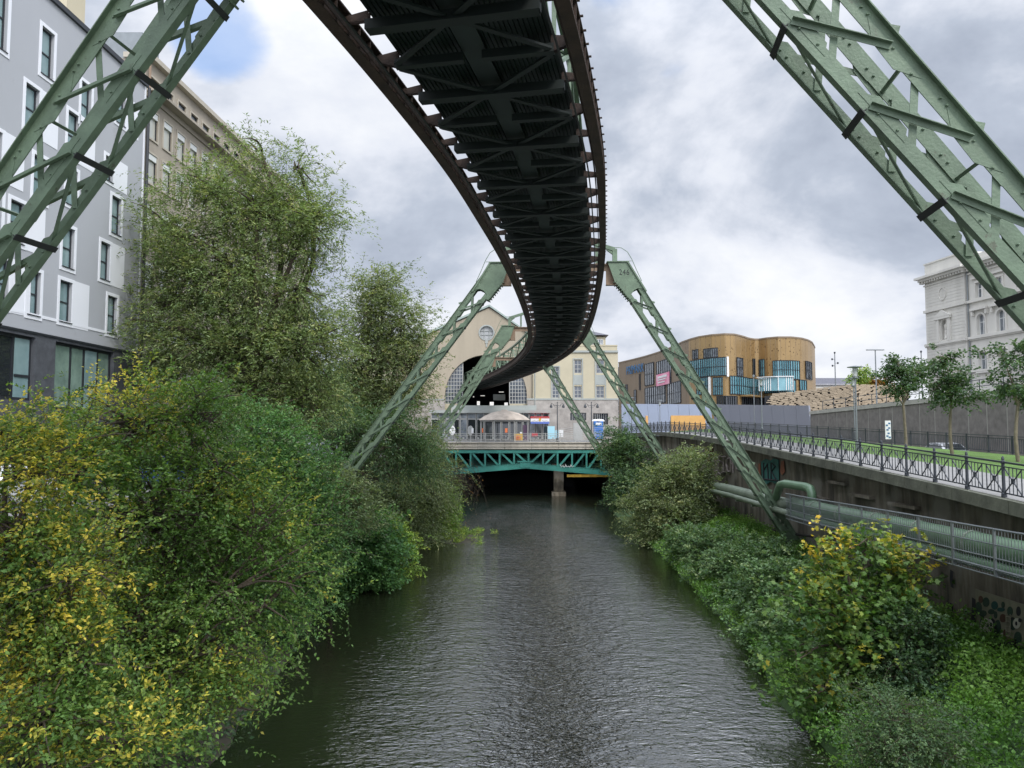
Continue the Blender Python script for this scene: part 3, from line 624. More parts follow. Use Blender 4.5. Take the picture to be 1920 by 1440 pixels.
# ------------------------------------------------------------------ supports
LT = 17.0                                                 # top of the supports
DO = [(3.55, 17.0), (12.5, 2.1)]                          # outer line of a leg in the support's own plane (offset, z)
def leg_fn(fO, fI):
    O = lambda t: (fO[0][0] + (fO[1][0] - fO[0][0]) * t, fO[0][1] + (fO[1][1] - fO[0][1]) * t)
    I = lambda t: (fI[0][0] + (fI[1][0] - fI[0][0]) * t, fI[0][1] + (fI[1][1] - fI[0][1]) * t)
    return O, I
def support(name, label, Yc, xc, phi, number=None, detail=2, depth=.27, footL=None, footR=None, hs=0.0, iT=2.88):
    root = thing(name, label, 'railway support', 'green lattice supports of the suspension railway')
    t = Vector((math.sin(phi), math.cos(phi), 0)); n = Vector((math.cos(phi), -math.sin(phi), 0)); c = Vector((xc, Yc, 0)); U = Vector((0, 0, 1))
    for sg, foot in ((-1, footL), (1, footR)):
        fo = foot or ((12.5, 2.1), (11.74, 2.25))
        O, I = leg_fn([(3.55, 17.0), fo[0]], [(iT, 16.35), fo[1]])
        P = lambda oz, d: c + n * sg * oz[0] + U * oz[1] + t * d
        ldir = (P(O(1), 0) - P(O(0), 0)).normalized(); inw = (P(I(.5), 0) - P(O(.5), 0)); inw = (inw - ldir * inw.dot(ldir)).normalized()
        # chords
        mb = MB()
        for d in (-depth, depth):
            s = -1 if d < 0 else 1
            for a, b in [(i / 8, (i + 1) / 8) for i in range(8)]:
                tap = 1 - .35 * a
                mb.bar(P(O(a), d) + inw * .12 * tap, P(O(b), d) + inw * .12 * tap, .24 * tap, .018, t)
                mb.bar(P(I(a), d) - inw * .10 * tap, P(I(b), d) - inw * .10 * tap, .20 * tap, .018, t)
                mb.bar(P(O(a), d + s * .045) + inw * -.008, P(O(b), d + s * .045) + inw * -.008, .016, .11, t)
                mb.bar(P(I(a), d - s * .05) + inw * .008, P(I(b), d - s * .05) + inw * .008, .016, .15, t)
        # gussets along the chords
        K = 10; t0 = .105; dt = (1 - t0) / (K + .15)
        nodes = [t0 + dt * i for i in range(K + 1)]
        for d in (-depth, depth):
            for a in nodes[:-1]:
                s = (-1 if d < 0 else 1) * .016
                q = [P(I(a - dt * .16), d + s) - inw * .1, P(I(a + dt * .42), d + s) - inw * .1, P(I(a + dt * .34), d + s) - inw * .24, P(I(a - dt * .02), d + s) - inw * .27]
                mb.prism(q, t * .012)
                q = [P(O(a + dt * .30), d + s) + inw * .1, P(O(a + dt * .98), d + s) + inw * .1, P(O(a + dt * .78), d + s) + inw * .29, P(O(a + dt * .50), d + s) + inw * .27]
                mb.prism(q, t * .012)
        # bolts
        if detail > 1:
            for a in nodes[:-1]:
                for (fn, k, e) in ((I, -.10, .0), (I, -.10, .09), (I, -.14, .3), (O, .12, .55), (O, .12, .64), (O, .16, .9), (O, .08, .2), (O, .08, .28)):
                    for d in (-depth - .02, -depth + .03, depth - .02):
                        q = P(fn(min(1, a + dt * e)), d) + inw * k; mb.lathe(q - Vector((0, 0, .012)), [(.022, 0), (.024, .012), (.013, .024)], 6)
        # lower shoe
        mb.bar(P(((O(.93)[0] + I(.93)[0]) / 2, (O(.93)[1] + I(.93)[1]) / 2), 0), P(((O(1.02)[0] + I(1.02)[0]) / 2, (O(1.02)[1] + I(1.02)[1]) / 2), 0), .62, depth * 1.9, t)
        leg = mb.build('leg', 'green', root)
        for a in nodes[:-1]:
            for d in (-depth, depth):
                s = -1 if d < 0 else 1; mb = MB()
                p, q = P(I(a), d + s * .035) - inw * .08, P(O(min(1, a + dt * .62)), d + s * .035) + inw * .14
                mb.bar(p, q, .085, .012, t); dd = (q - p).normalized(); sd_ = dd.cross(t).normalized() * .042
                mb.bar(p + sd_ + t * s * .035, q + sd_ + t * s * .035, .012, .07, t)
                mb.build('lattice_bar', 'green', leg)
                mb = MB(); p, q = P(O(max(.02, a - dt * .08)), d - s * .03) + inw * .1, P(I(a + dt * .52), d - s * .03) - inw * .1
                mb.bar(p, q, .10, .014, t); mb.build('lattice_bar', 'green', leg)
            mb = MB(); mb.bar(P(I(a), -depth - .05) + inw * .03, P(I(a), depth + .05) + inw * .03, .012, .10, ldir); mb.bar(P(I(a), -depth - .03) + inw * .0, P(I(a), depth + .03) + inw * .0, .07, .012, ldir)
            mb.build('strut', 'black', leg)
            mb = MB(); mb.bar(P(O(a + dt * .8), -depth) + inw * .16, P(O(a + dt * .8), depth) + inw * .16, .05, .05, ldir); mb.build('strut', 'green', leg)
            mb = MB(); mb.bar(P(I(a), -depth + .03) - inw * .02, P(I(a + dt), depth - .03) - inw * .02, .07, .014, inw); mb.build('lattice_bar', 'green', leg)
        # head plates with the concave cut-out at the foot
        mb = MB(); poly = [(2.55, 17), (3.62, 17), (4.56, 15.43), (4.36, 15.58), (4.12, 15.62), (3.92, 15.52), (3.76, 15.32), (3.80, 15.08), (3.68, 15.03), (2.9, 15.98)]
        poly = [(a - hs * .8, b + hs * 1.2) if b < 15.7 else (a, b) for a, b in poly]
        for d in (-depth - .03, depth + .03): mb.prism([P(q, d) for q in poly], t * .015 * (1 if d > 0 else -1))
        mb.obox(P((3.08, 17.02), 0), n * .58, t * (depth + .12), U * .02)
        mb.prism([P((3.55, 17), -depth - .12), P((3.64, 17), -depth - .12), P((4.56, 15.47), -depth - .12), P((4.47, 15.47), -depth - .12)], t * (depth + .12) * 2)
        for k in range(9): mb.bar(P((2.87 + .094 * k, 15.94 - .115 * k), -depth - .05), P((2.87 + .094 * k, 15.94 - .115 * k), depth + .05), .05, .035, ldir)
        for k in range(7):
            for q in ((3.0 + .085 * k, 15.98 - .13 * k), (3.60 + .12 * k, 16.75 - .20 * k)): mb.lathe(P(q, -depth - .05), [(.02, -.02), (.02, .02)], 5)
        head = mb.build('head_plate', 'green', root)
        if number and sg > 0:
            cu = bpy.data.curves.new('number', 'FONT'); cu.body = number; cu.size = .42; cu.extrude = .004; cu.space_character = 1.12
            tmp = bpy.data.objects.new('tmp', cu); COL.objects.link(tmp); bpy.context.view_layer.update()
            me = bpy.data.meshes.new_from_object(tmp.evaluated_get(bpy.context.evaluated_depsgraph_get())); bpy.data.objects.remove(tmp)
            me.transform(Matrix.Scale(.8, 4, (1, 0, 0))); me.materials.clear(); me.materials.append(M['letter'])
            o = bpy.data.objects.new('number', me); COL.objects.link(o); o.parent = head
            mt = Matrix((n, U, -t)).transposed().to_4x4(); mt.translation = P((3.13, 16.32), -depth - .052); o.matrix_local = mt; me.transform(mt); o.matrix_local = Matrix()
        # post, arm and loop on top
        mb = MB(); mb.bar(P((2.95, 17.04), 0), P((2.95, 17.75), 0), .24, .24, t); mb.bar(P((2.95, 17.72), 0), P((1.6, 18.15), 0), .2, .22, t); mb.bar(P((2.95, 17.45), 0), P((2.55, 17.75), 0), .12, .16, t)
        mb.bar(P((2.0, 17.0), 0), P((2.0, 18.0), 0), .14, .14, t); mb.build('bearing_arm', 'green', root)
        mb = MB(); mb.tube([P(q, 0) for q in [(2.9, 17.85), (3.3, 17.82), (3.62, 17.6), (3.85, 17.2), (4.1, 16.6), (4.35, 16.05)]], .018, 6); mb.tube([P((3.1, 17.12), 0), P((3.84, 17.12), 0)], .014, 6); mb.build('hand_loop', 'green', root)
        for k in range(0, 9):
            mb = MB(); a = .14 + k * .093; mb.bar(P(O(a), -depth + .02) - inw * .0, P(O(a + .008), -depth + .02) - inw * .12, .10, .012, t); mb.build('climbing_step', 'green', leg)
    mb = MB(); mb.obox(c + U * 16.75, n * 2.95, t * .03, U * .16); mb.obox(c + U * 16.93, n * 2.95, t * .17, U * .02)
    for q in (-1, 1): mb.obox(c + n * q * 2.78 + U * 16.23, n * .30, t * .03, U * .36); mb.obox(c + n * q * 2.78 + U * 15.85, n * .30, t * .17, U * .02)
    mb.build('cross_girder', 'brown', root)
    center(root); return root
def sup_at(y):
    s = s_of_y(y); p, t, nn = tr(s); return p.x, math.atan2(t.x, t.y)
x, ph = sup_at(40); support('railway_support', 'green lattice support numbered 246, standing astride the river mid-way', 40, 2.45, .03, '246', 2, footL=((14.3, 2.1), (13.5, 2.25)))
support('railway_support', 'huge green lattice support in the foreground, its legs crossing the top corners', 11.2, -.96, .14, None, 2, .40, ((14.35, 2.1), (13.72, 2.25)), ((14.35, 2.1), (13.72, 2.25)), .15, 2.65)
x, ph = sup_at(64); support('railway_support', 'green lattice support behind the numbered one, where the track swings left', 64, 2.75, -.02, None, 1, footL=((13.4, 2.1), (12.65, 2.25)))
x, ph = sup_at(90); support('railway_support', 'farthest green lattice support, right in front of the teal truss bridge', 90, .55, -.10, None, 1)

# ------------------------------------------------------------------ far truss bridge and what stands on it
YB = 98.0
def X(px, Y=YB): return at(px, 800, Y).x
def Z(py, Y=YB): return at(960, py, Y).z
BR = thing('truss_bridge', 'teal steel truss bridge with a concrete edge, spanning the river in front of the station', 'bridge')
mb = MB(); xl, xr = X(790), X(1195)
mb.obox(((xl + xr) / 2, YB + .25, Z(835.5)), Vector(((xr - xl) / 2, 0, 0)), Vector((0, .25, 0)), Vector((0, 0, (Z(829) - Z(842)) / 2)))
mb.obox(((xl + xr) / 2, YB - .08, Z(829.5)), Vector(((xr - xl) / 2 - .01, 0, 0)), Vector((0, .12, 0)), Vector((0, 0, .06)))
mb.obox(((xl + xr) / 2, YB - .05, Z(837)), Vector(((xr - xl) / 2 - .02, 0, 0)), Vector((0, .06, 0)), Vector((0, 0, .03)))
mb.obox(((xl + xr) / 2, YB + 14, Z(838)), Vector(((xr - xl) / 2 + 6, 0, 0)), Vector((0, 13.4, 0)), Vector((0, 0, .35)))
mb.build('deck_edge', 'concrete', BR)
mb = MB()
for k in range(1, 8): mb.box((xl + (xr - xl) * k / 8 + .3, YB - .005, Z(836)), (.03, .03, .78))
mb.build('joint', 'interior', BR)
def sof(px): return 872.5 + abs(px - 985) / 165 * 14.0
zt = Z(847)
for y0 in (YB + .1, YB + 6, YB + 12, YB + 18, YB + 24):
    mb = MB(); mb.bar((xl, y0, zt), (xr, y0, zt), .35, .35); pts = [X(p) for p in (800, 985, 1185)]
    for a, b in ((800, 985), (985, 1185)):
        p0, p1 = Vector((X(a), y0, Z(sof(a) + .5))), Vector((X(b), y0, Z(sof(b) + .5))); mb.bar(p0, p1, .40, .62)
        mb.bar(p0 - Vector((0, 0, .33)), p1 - Vector((0, 0, .33)), .52, .04); mb.bar(p0 + Vector((0, 0, .33)), p1 + Vector((0, 0, .33)), .50, .04)
    mb.bar((X(975), y0, Z(871)), (X(995), y0, Z(871)), .6, .75); mb.bar((X(970), y0 - .02, Z(865.5)), (X(1000), y0 - .02, Z(865.5)), .7, .16)
    ch = mb.build('chord', 'teal', BR)
    for k in range(-6, 8):
        px = 991 + 27.1 * k; 
        if not 800 < px < 1190: continue
        q = MB(); q.bar((X(px), y0, zt - .1), (X(px), y0, Z(sof(px) - 3)), .30, .22, (1, 0, 0)); q.build('upright', 'teal', BR) if y0 < 99 or k % 2 == 0 else None
        q = MB(); s = 1 if k < 0 else -1; a, b = (px + 3, px + 25) if k < 0 else (px + 24, px + 3)
        q.bar((X(a), y0 + .02, zt - .15), (X(b), y0 + .02, Z(sof(b) - 4)), .24, .24, (0, 1, 0)); q.build('diagonal', 'teal', BR) if y0 < 99 else None
mb = MB()
for i in range(5): mb.tube([at(1050 + i * 5, 871 + (i % 2) * 3, YB - .22), at(1053 + i * 5, 876, YB - .22), at(1056 + i * 5, 872 + (i % 3), YB - .22)], .03, 4)
mb.build('scrawl', 'whitepaint', BR)
center(BR)
t = thing('bridge_pier', 'square concrete pier standing in the dark water under the bridge', 'pier')
mb = MB(); c = at(1047, 915, YB + 3); mb.box((c.x, YB + 3, 1.8), (1.25, 1.5, 4.0)); mb.box((c.x, YB + 3, 3.95), (1.7, 1.8, .35)); mb.box((c.x, YB + 3, .15), (1.8, 2.2, .7)); mb.build('shaft', 'quay', t); center(t)
t = thing('beam', 'yellow stained beam running right from the pier top under the bridge', 'beam')
mb = MB(); mb.box(((X(1062, 101) + 14) / 2, YB + 2.4, Z(894)), (14 - X(1062, 101), .25, .32)); mb.build('beam_body', 'yellow', t); center(t)
t = thing('bridge_abutment', 'dark stone abutments and tunnel walls carrying the truss bridge', 'abutment')
mb = MB(); mb.box((-13.2, YB + 35, 2.6), (6.5, 70, 7.4)); mb.build('left_wall', 'quay', t)
mb = MB(); mb.box((17.2, YB + 35, 2.6), (7.5, 70, 7.4)); mb.build('right_wall', 'quay', t)
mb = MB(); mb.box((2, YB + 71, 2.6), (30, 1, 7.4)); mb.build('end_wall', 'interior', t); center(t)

def flat_text(body, size, parent, m, o, u, v, ext=.01, sx=1.0, name='lettering', align='LEFT', bold=0):
    cu = bpy.data.curves.new('t', 'FONT'); cu.body = body; cu.size = size; cu.extrude = ext; cu.offset = bold; cu.align_x = align
    tmp = bpy.data.objects.new('tmp', cu); COL.objects.link(tmp); bpy.context.view_layer.update()
    me = bpy.data.meshes.new_from_object(tmp.evaluated_get(bpy.context.evaluated_depsgraph_get())); bpy.data.objects.remove(tmp)
    u, v = Vector(u).normalized(), Vector(v).normalized(); w_ = u.cross(v); mt = Matrix((u * sx, v, w_)).transposed().to_4x4(); mt.translation = Vector(o)
    me.transform(mt); me.materials.clear(); me.materials.append(M[m]); ob = bpy.data.objects.new(name, me); COL.objects.link(ob); ob.parent = parent; return ob

t = thing('bridge_railing', 'pale grey railing with small square motifs along the truss bridge', 'railing')
zr = PLZ + .06; mb = MB(); y = YB + .12
for z_ in (.12, .82, 1.02): mb.bar((xl + .5, y, zr + z_), (xr - .5, y, zr + z_), .05, .05)
mb.build('rail', 'greypaint', t)
x = xl + .6; k = 0
while x < xr - .6:
    mb = MB(); mb.box((x, y, zr + .56), (.09, .09, 1.12)); mb.build('post', 'greypaint', t); mb = MB()
    for q in range(1, 10):
        if not 3 <= q <= 7: mb.box((x + q * .19, y, zr + .47), (.03, .03, .68))
    a, b = x + .57, x + 1.33
    for z_ in (.2, .72): mb.bar((a, y, zr + z_), (b, y, zr + z_), .035, .035)
    for xx in (a, b): mb.bar((xx, y, zr + .14), (xx, y, zr + .80), .035, .035)
    mb.bar((a, y, zr + .2), (b, y, zr + .72), .03, .03); mb.bar((a, y + .01, zr + .72), (b, y + .01, zr + .2), .03, .03); mb.box((x + .95, y - .02, zr + .46), (.18, .05, .18))
    mb.build('motif_panel', 'greypaint', t); x += 1.9
center(t)

# canopy pavilion
t = thing('pavilion', 'pavilion with a stained domed fabric roof on thin columns beside the bridge railing', 'pavilion')
Yp = 108; cx = X(946, Yp); ze = Z(788, Yp); ztop = Z(768, Yp); rr = (X(997, Yp) - X(895, Yp)) / 2
mb = MB(); n = 8; prof = [(rr, 0), (rr * .97, .14), (rr * .80, .62), (rr * .55, 1.08), (rr * .28, 1.36), (rr * .14, 1.44), (rr * .10, 1.62)]
vs = [(cx + r * math.cos(R(22.5 + 45 * j)), Yp + r * math.sin(R(22.5 + 45 * j)), ze + z_ * (ztop - ze) / 1.62) for r, z_ in prof for j in range(8)]
mb.add(vs, [(i * 8 + j, i * 8 + (j + 1) % 8, (i + 1) * 8 + (j + 1) % 8, (i + 1) * 8 + j) for i in range(6) for j in range(8)] + [tuple(48 + j for j in range(8)), tuple(range(8))[::-1]])
mb.build('canopy', 'canopy', t)
for j in range(8):
    a = R(22.5 + 45 * j); mb = MB(); mb.bar((cx + rr * .93 * math.cos(a), Yp + rr * .93 * math.sin(a), PLZ), (cx + rr * .93 * math.cos(a), Yp + rr * .93 * math.sin(a), ze), .10, .10); mb.build('column', 'greypaint', t)
mb = MB()
for j in range(8):
    a, b = R(22.5 + 45 * j), R(67.5 + 45 * j); mb.bar((cx + rr * .93 * math.cos(a), Yp + rr * .93 * math.sin(a), ze - .12), (cx + rr * .93 * math.cos(b), Yp + rr * .93 * math.sin(b), ze - .12), .08, .14)
mb.build('eaves_ring', 'greypaint', t); center(t)
# restaurant row in front of the station
t = thing('restaurant', 'low flat-roofed restaurant front of glass and dark doors behind the pavilion', 'restaurant')
fr = Fr((0, 118, 0), (1, 0)); Yr = 118; ux = lambda px: fr.uv(px, 800)[0]
z0 = PLZ; zroof = fr.uv(900, 773)[1]
mb = MB(); mb.box(((ux(805) + ux(1032)) / 2, 124, zroof + .1), (ux(1032) - ux(805), 12.6, .42)); mb.box(((ux(840) + ux(1010)) / 2, 126, zroof + .75), (ux(1005) - ux(840), 8, .9)); mb.build('roof', 'greystone', t)
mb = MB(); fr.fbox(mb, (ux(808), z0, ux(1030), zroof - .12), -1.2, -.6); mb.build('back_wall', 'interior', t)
cols = [808, 822, 835, 850, 862, 876, 893, 908, 925, 940, 955, 968, 980, 992, 1004, 1017, 1030]
for i, (a, b) in enumerate(zip(cols[:-1], cols[1:])):
    g = 'glassmixed' if i in (1, 2, 4, 13) else 'glassdark'
    f = window(fr, (ux(a) + .04, z0 + .15, ux(b) - .04, zroof - 1.05), t, g, 'greypaint', .1, .09, mv=(.0,) if 0 else ())
    window(fr, (ux(a) + .04, zroof - 1.0, ux(b) - .04, zroof - .12), t, 'glassmixed' if i < 7 else 'glassdark', 'greypaint', .1, .08, name='transom')
def board(px0, px1, py0, py1, m, label=None, w=.05, nm='board'):
    mb = MB(); r = fr.rect(px0, px1, py0, py1); fr.fbox(mb, r, .0 + w, .06 + w); o = mb.build(nm, m, t); 
    if label: o['label'] = label
    return o
for px in (848, 882):
    mb = MB(); c = fr.P(fr.uv(px, 807)[0], fr.uv(px, 807)[1], .08); lp = [c + Vector((math.cos(a) * .47, 0, math.sin(a) * .72)) for a in np.linspace(0, 2 * math.pi, 20)[:-1]]
    mb.prism(lp, (0, .03, 0)); o = mb.build('oval_sticker', 'whitepaint' if px < 860 else 'greypaint', t)
    mb = MB(); lp = [c + Vector((math.cos(a) * .26, -.012, .3 + math.sin(a) * .14)) for a in np.linspace(0, 2 * math.pi, 16)[:-1]]; mb.prism(lp, (0, .01, 0)); mb.build('emblem', 'greystone', o)
board(901.5, 906, 803, 811, 'orange', 'orange notice board'); board(947, 951.5, 803, 811, 'orange', 'orange notice board')
board(981, 992, 797, 828, 'purple', 'purple door', .02, 'door'); board(964, 980, 813, 828, 'yellow', 'yellow board with a sunburst', .2)
board(975, 979, 810, 813, 'whitepaint', None, .2); board(997, 1008, 812, 818, 'redcloth', None, .1); board(884, 888, 803, 812, 'whitepaint', None, .1)
mb = MB(); c = at(971, 820.5, 117.6)
for k in range(9):
    a = k * 2 * math.pi / 9; mb.bar(c, c + Vector((math.cos(a) * .55, 0, math.sin(a) * .45)), .09, .02, (0, 1, 0))
mb.build('sunburst', 'orange', t)
center(t)
t = thing('awning', 'red, white and blue shop awning with a small yellow crest on the restaurant front', 'awning')
fr2 = Fr((0, 116.6, 0), (1, 0)); r = fr2.rect(995, 1030, 781, 794.5)
for k, (a, b, m) in enumerate(((.72, 1, 'redcloth'), (.28, .72, 'whitepaint'), (0, .28, 'bluecloth'))):
    mb = MB(); fr2.fbox(mb, (r[0], r[1] + (r[3] - r[1]) * a, r[2], r[1] + (r[3] - r[1]) * b), 0, .06 + .002 * k); fr2.fbox(mb, (r[0], r[1] + (r[3] - r[1]) * a, r[2], r[1] + (r[3] - r[1]) * b), -1.4, -.01) if k == 0 else None; mb.build('stripe', m, t)
mb = MB(); c = fr2.P((r[0] + r[2]) / 2, r[1] + (r[3] - r[1]) * .52, .09); mb.prism([c + Vector(q) for q in ((-.17, 0, .24), (.17, 0, .24), (.17, 0, -.02), (0, 0, -.26), (-.17, 0, -.02))], (0, -.03, 0)); mb.build('crest', 'yellow', t)
mb = MB()
for k in range(16): fr2.fbox(mb, (r[0] + .15 + k * .165, r[3] - .24, r[0] + .25 + k * .165, r[3] - .10), .07, .08) if k != 8 else None
for k in range(13): fr2.fbox(mb, (r[0] + .15 + k * .2, r[1] + .36 + (k % 3) * .03, r[0] + .30 + k * .2, r[1] + .42 + (k % 3) * .03), .07, .08) if k not in (6, 7) else None
mb.build('illegible_lettering', 'brown', t); center(t)
# kiosk panels, portable toilet, ramps
for nm, lab, cat, a, m in (('info_panel', 'light blue upright info panel right of the awning', 'panel', (1027, 1040, 799, 823), 'lightblue'), ('info_panel', 'small light blue board with papers beside the tall upright one', 'panel', (1041, 1047, 807, 822), 'lightblue'), ('info_panel', 'white notice board beside the left twin lamp post', 'panel', (1048.5, 1056, 806, 819), 'whitepaint')):
    t = thing(nm, lab, cat); f3 = Fr((0, 112, 0), (1, 0)); r = f3.rect(*a); mb = MB(); f3.fbox(mb, r, -.06, .06); mb.build('panel_face', m, t)
    mb = MB(); f3.fbox(mb, (r[0] - .05, PLZ, r[0] - .003, r[3] + .03), -.05, .05); f3.fbox(mb, (r[2] + .003, PLZ, r[2] + .05, r[3] + .03), -.05, .05); mb.build('stand', 'greypaint', t); center(t)
t = thing('portable_toilet', 'blue portable toilet with a white roof in front of the station wall', 'portable toilet')
c = Vector((X(1121.5, 120), 120, PLZ)); zt2 = Z(790, 120); zb2 = PLZ + .3
mb = MB(); mb.box((c.x, 120, (zb2 + zt2) / 2), (1.4, 1.4, zt2 - zb2)); 
for k in range(5): mb.box((c.x - .56 + k * .28, 119.28, (zb2 + zt2) / 2 - .2), (.05, .05, zt2 - zb2 - .8))
mb.build('cabin', 'blueplastic', t)
mb = MB(); mb.lathe((c.x, 120, zt2), [(1.02, 0), (1.0, .12), (.8, .28), (.4, .34)], 4); o = mb.build('roof', 'whitepaint', t)
mb = MB(); mb.box((c.x, 119.25, zt2 - .38), (.9, .05, .34)); mb.build('label_plate', 'whitepaint', t)
mb = MB(); mb.box((c.x, 120, (PLZ + zb2) / 2), (1.1, 1.1, .3)); mb.build('skid', 'black', t); center(t)
t = thing('ramp_railing', 'white tubular railings of a ramp in front of the station base', 'railing')
for y0, pa in ((110, [(1042, 806), (1090, 799), (1150, 797)]), (109, [(1045, 813), (1095, 806), (1152, 803)]), (108, [(1048, 822), (1092, 813), (1150, 808)])):
    mb = MB()
    for dz in (0, .28): mb.tube([at(a, b, y0) - Vector((0, 0, dz)) for a, b in pa], .025, 6)
    for k in range(4):
        q = k / 3; px = pa[0][0] + (pa[2][0] - pa[0][0]) * q; py = np.interp(px, [p[0] for p in pa], [p[1] for p in pa]); e = at(px, py, y0); mb.tube([e, (e.x, e.y, PLZ)], .02, 5)
    mb.build('tube_rail', 'greypaint', t)
center(t)
def twin_lamp(px, lab):
    t = thing('street_lamp', lab, 'street lamp', 'twin-armed lamps on the truss bridge'); c = Vector((X(px, 100.5), 100.5, PLZ)); h = Z(756, 100.5) - PLZ; mb = MB()
    mb.lathe(c, [(.14, 0), (.14, .5), (.08, .6), (.065, 1.5), (.06, h - .4), (.09, h - .38), (.05, h - .3), (.04, h), (.07, h + .1), (.01, h + .2)], 8)
    mb.build('pole', 'rail', t)
    for s in (-1, 1):
        mb = MB(); mb.tube([c + Vector((0, 0, h - .25)), c + Vector((s * .3, 0, h - .35)), c + Vector((s * .55, 0, h - .12)), c + Vector((s * .75, 0, h - .02)), c + Vector((s * .8, 0, h - .15))], .03, 6); mb.tube([c + Vector((s * .1, 0, h - .55)), c + Vector((s * .35, 0, h - .5)), c + Vector((s * .5, 0, h - .2))], .02, 5)
        a = mb.build('arm', 'rail', t)
        mb = MB(); mb.lathe(c + Vector((s * .8, 0, h - .62)), [(.05, 0), (.19, .06), (.17, .2), (.10, .42), (.04, .5)], 10); mb.build('lantern', 'rail', a)
    center(t)
twin_lamp(1045, 'black twin-armed lantern post on the bridge, left one of the two'); twin_lamp(1109, 'black twin-armed lantern post on the bridge in front of the barred windows')

# ------------------------------------------------------------------ station building
YS = 132.0
t = thing('station_building', 'cream and beige gabled station hall with a great arched portal swallowing the track', 'station building')
fr = Fr((0, YS, 0), (1, 0)); U = lambda px, py=800: fr.uv(px, py)[0]; V = lambda py: fr.uv(960, py)[1]
ac, sp, rad = U(911), V(742), U(988) - U(911)
def arch_loop(r, base, n=28): return [fr.P(ac - r, base)] + [fr.P(ac - r * math.cos(math.pi * i / n), sp + r * math.sin(math.pi * i / n)) for i in range(n + 1)] + [fr.P(ac + r, base)]
zg = PLZ
circ = [fr.P(U(912) + math.cos(a) * 1.28, V(624) + math.sin(a) * 1.28) for a in np.linspace(0, 2 * math.pi, 29)[:-1]]
gable = [fr.P(U(600), zg), fr.P(U(998.5), zg), fr.P(U(998.5), V(632)), fr.P(U(917), V(577)), fr.P(U(812), V(623)), fr.P(U(640), V(698)), fr.P(U(600), V(715))]
mb = MB(); al = arch_loop(rad, V(768)); mb.wall([gable, al, circ], (0, .9, 0)); mb.build('gable_wall', 'beige', t)
mb = MB(); mb.prism([fr.P(U(a), V(b), .35) for a, b in ((600, 714), (812, 621.5), (917, 575), (998, 631), (998, 628), (917, 571.5), (812, 617.5), (600, 710))], (0, 1.6, 0)); rf = mb.build('gable_coping', 'roofgreen', t)
mb = MB(); mb.add([fr.P(U(917), V(572), -1), fr.P(U(1002), V(632), -1), fr.P(U(1002), V(632), -50), fr.P(U(917), V(572), -50), fr.P(U(600), V(714), -1), fr.P(U(600), V(714), -50)], [(0, 1, 2, 3), (4, 0, 3, 5)]); mb.build('roof', 'roofgreen', t)
# circle window
mb = MB(); n = 28
for i in range(n):
    a, b = 2 * math.pi * i / n, 2 * math.pi * (i + 1) / n; c = fr.P(U(912), V(624), .03)
    mb.bar(c + Vector((math.cos(a), 0, math.sin(a))) * 1.28, c + Vector((math.cos(b), 0, math.sin(b))) * 1.28, .22, .12, (0, 1, 0))
for k in (-.42, .42): mb.box(c + Vector((k, .3, 0)), (.07, .08, 2.3)); mb.box(c + Vector((0, .3, k * .8)), (2.3, .07, .07))
f = mb.build('round_window', 'greystone', t); mb = MB(); mb.lathe((0, 0, 0), [(1.25, 0), (1.25, .03)], 24); c2 = fr.P(U(912), V(624), -.35)
mb.v = [(c2.x + a, c2.y + z_, c2.z + b) for a, b, z_ in mb.v]; mb.build('pane', mat('frosted_round_glass', (.36, .37, .37), .3), f)
mb = MB(); mb.box(fr.P(U(912), V(640), .06), (.5, .12, .7)); mb.box(fr.P(U(912), V(640) - .5, .05), (.25, .1, .9)); mb.build('console', 'greystone', t)
# arch side windows
for side in (-1, 1):
    x0, x1 = (U(834), U(867)) if side < 0 else (U(955.5), U(988)); zb = V(757); lp = [fr.P(x0, zb), fr.P(x1, zb)]
    xs = np.linspace(x1, x0, 14)
    up = lambda x: sp + math.sqrt(max(0, rad ** 2 - (x - ac) ** 2))
    lp += [fr.P(x, up(x) - .02) for x in xs]
    mb = MB(); mb.prism([p + Vector((0, .5, 0)) for p in lp], (0, .04, 0)); 
    q = MB(); nx, ww = 6, (x1 - x0) / 6
    for i in range(nx + 1):
        x = x0 + ww * i; q.box((x, YS + .46, (zb + up(x)) / 2), (.14 if i in (0, nx) else .10, .10, max(.2, up(x) - zb)))
    z_ = zb
    while z_ < up(x1 if side < 0 else x0):
        xa, xb = x0, x1
        if z_ > sp:
            lim = math.sqrt(max(0, rad ** 2 - (z_ - sp) ** 2)); xa, xb = max(x0, ac - lim), min(x1, ac + lim)
        if xb > xa + .1: q.box(((xa + xb) / 2, YS + .44, z_), (xb - xa, .08, .10))
        z_ += 1.02 * .62
    f = q.build('arched_window', 'greypaint', t); mb.build('pane', 'glasshall', f)
    mb = MB(); mb.box(((x0 + x1) / 2, YS + .45, (V(757) + V(768)) / 2), (x1 - x0, .3, V(757) - V(768))); mb.build('window_apron', 'cream', t)
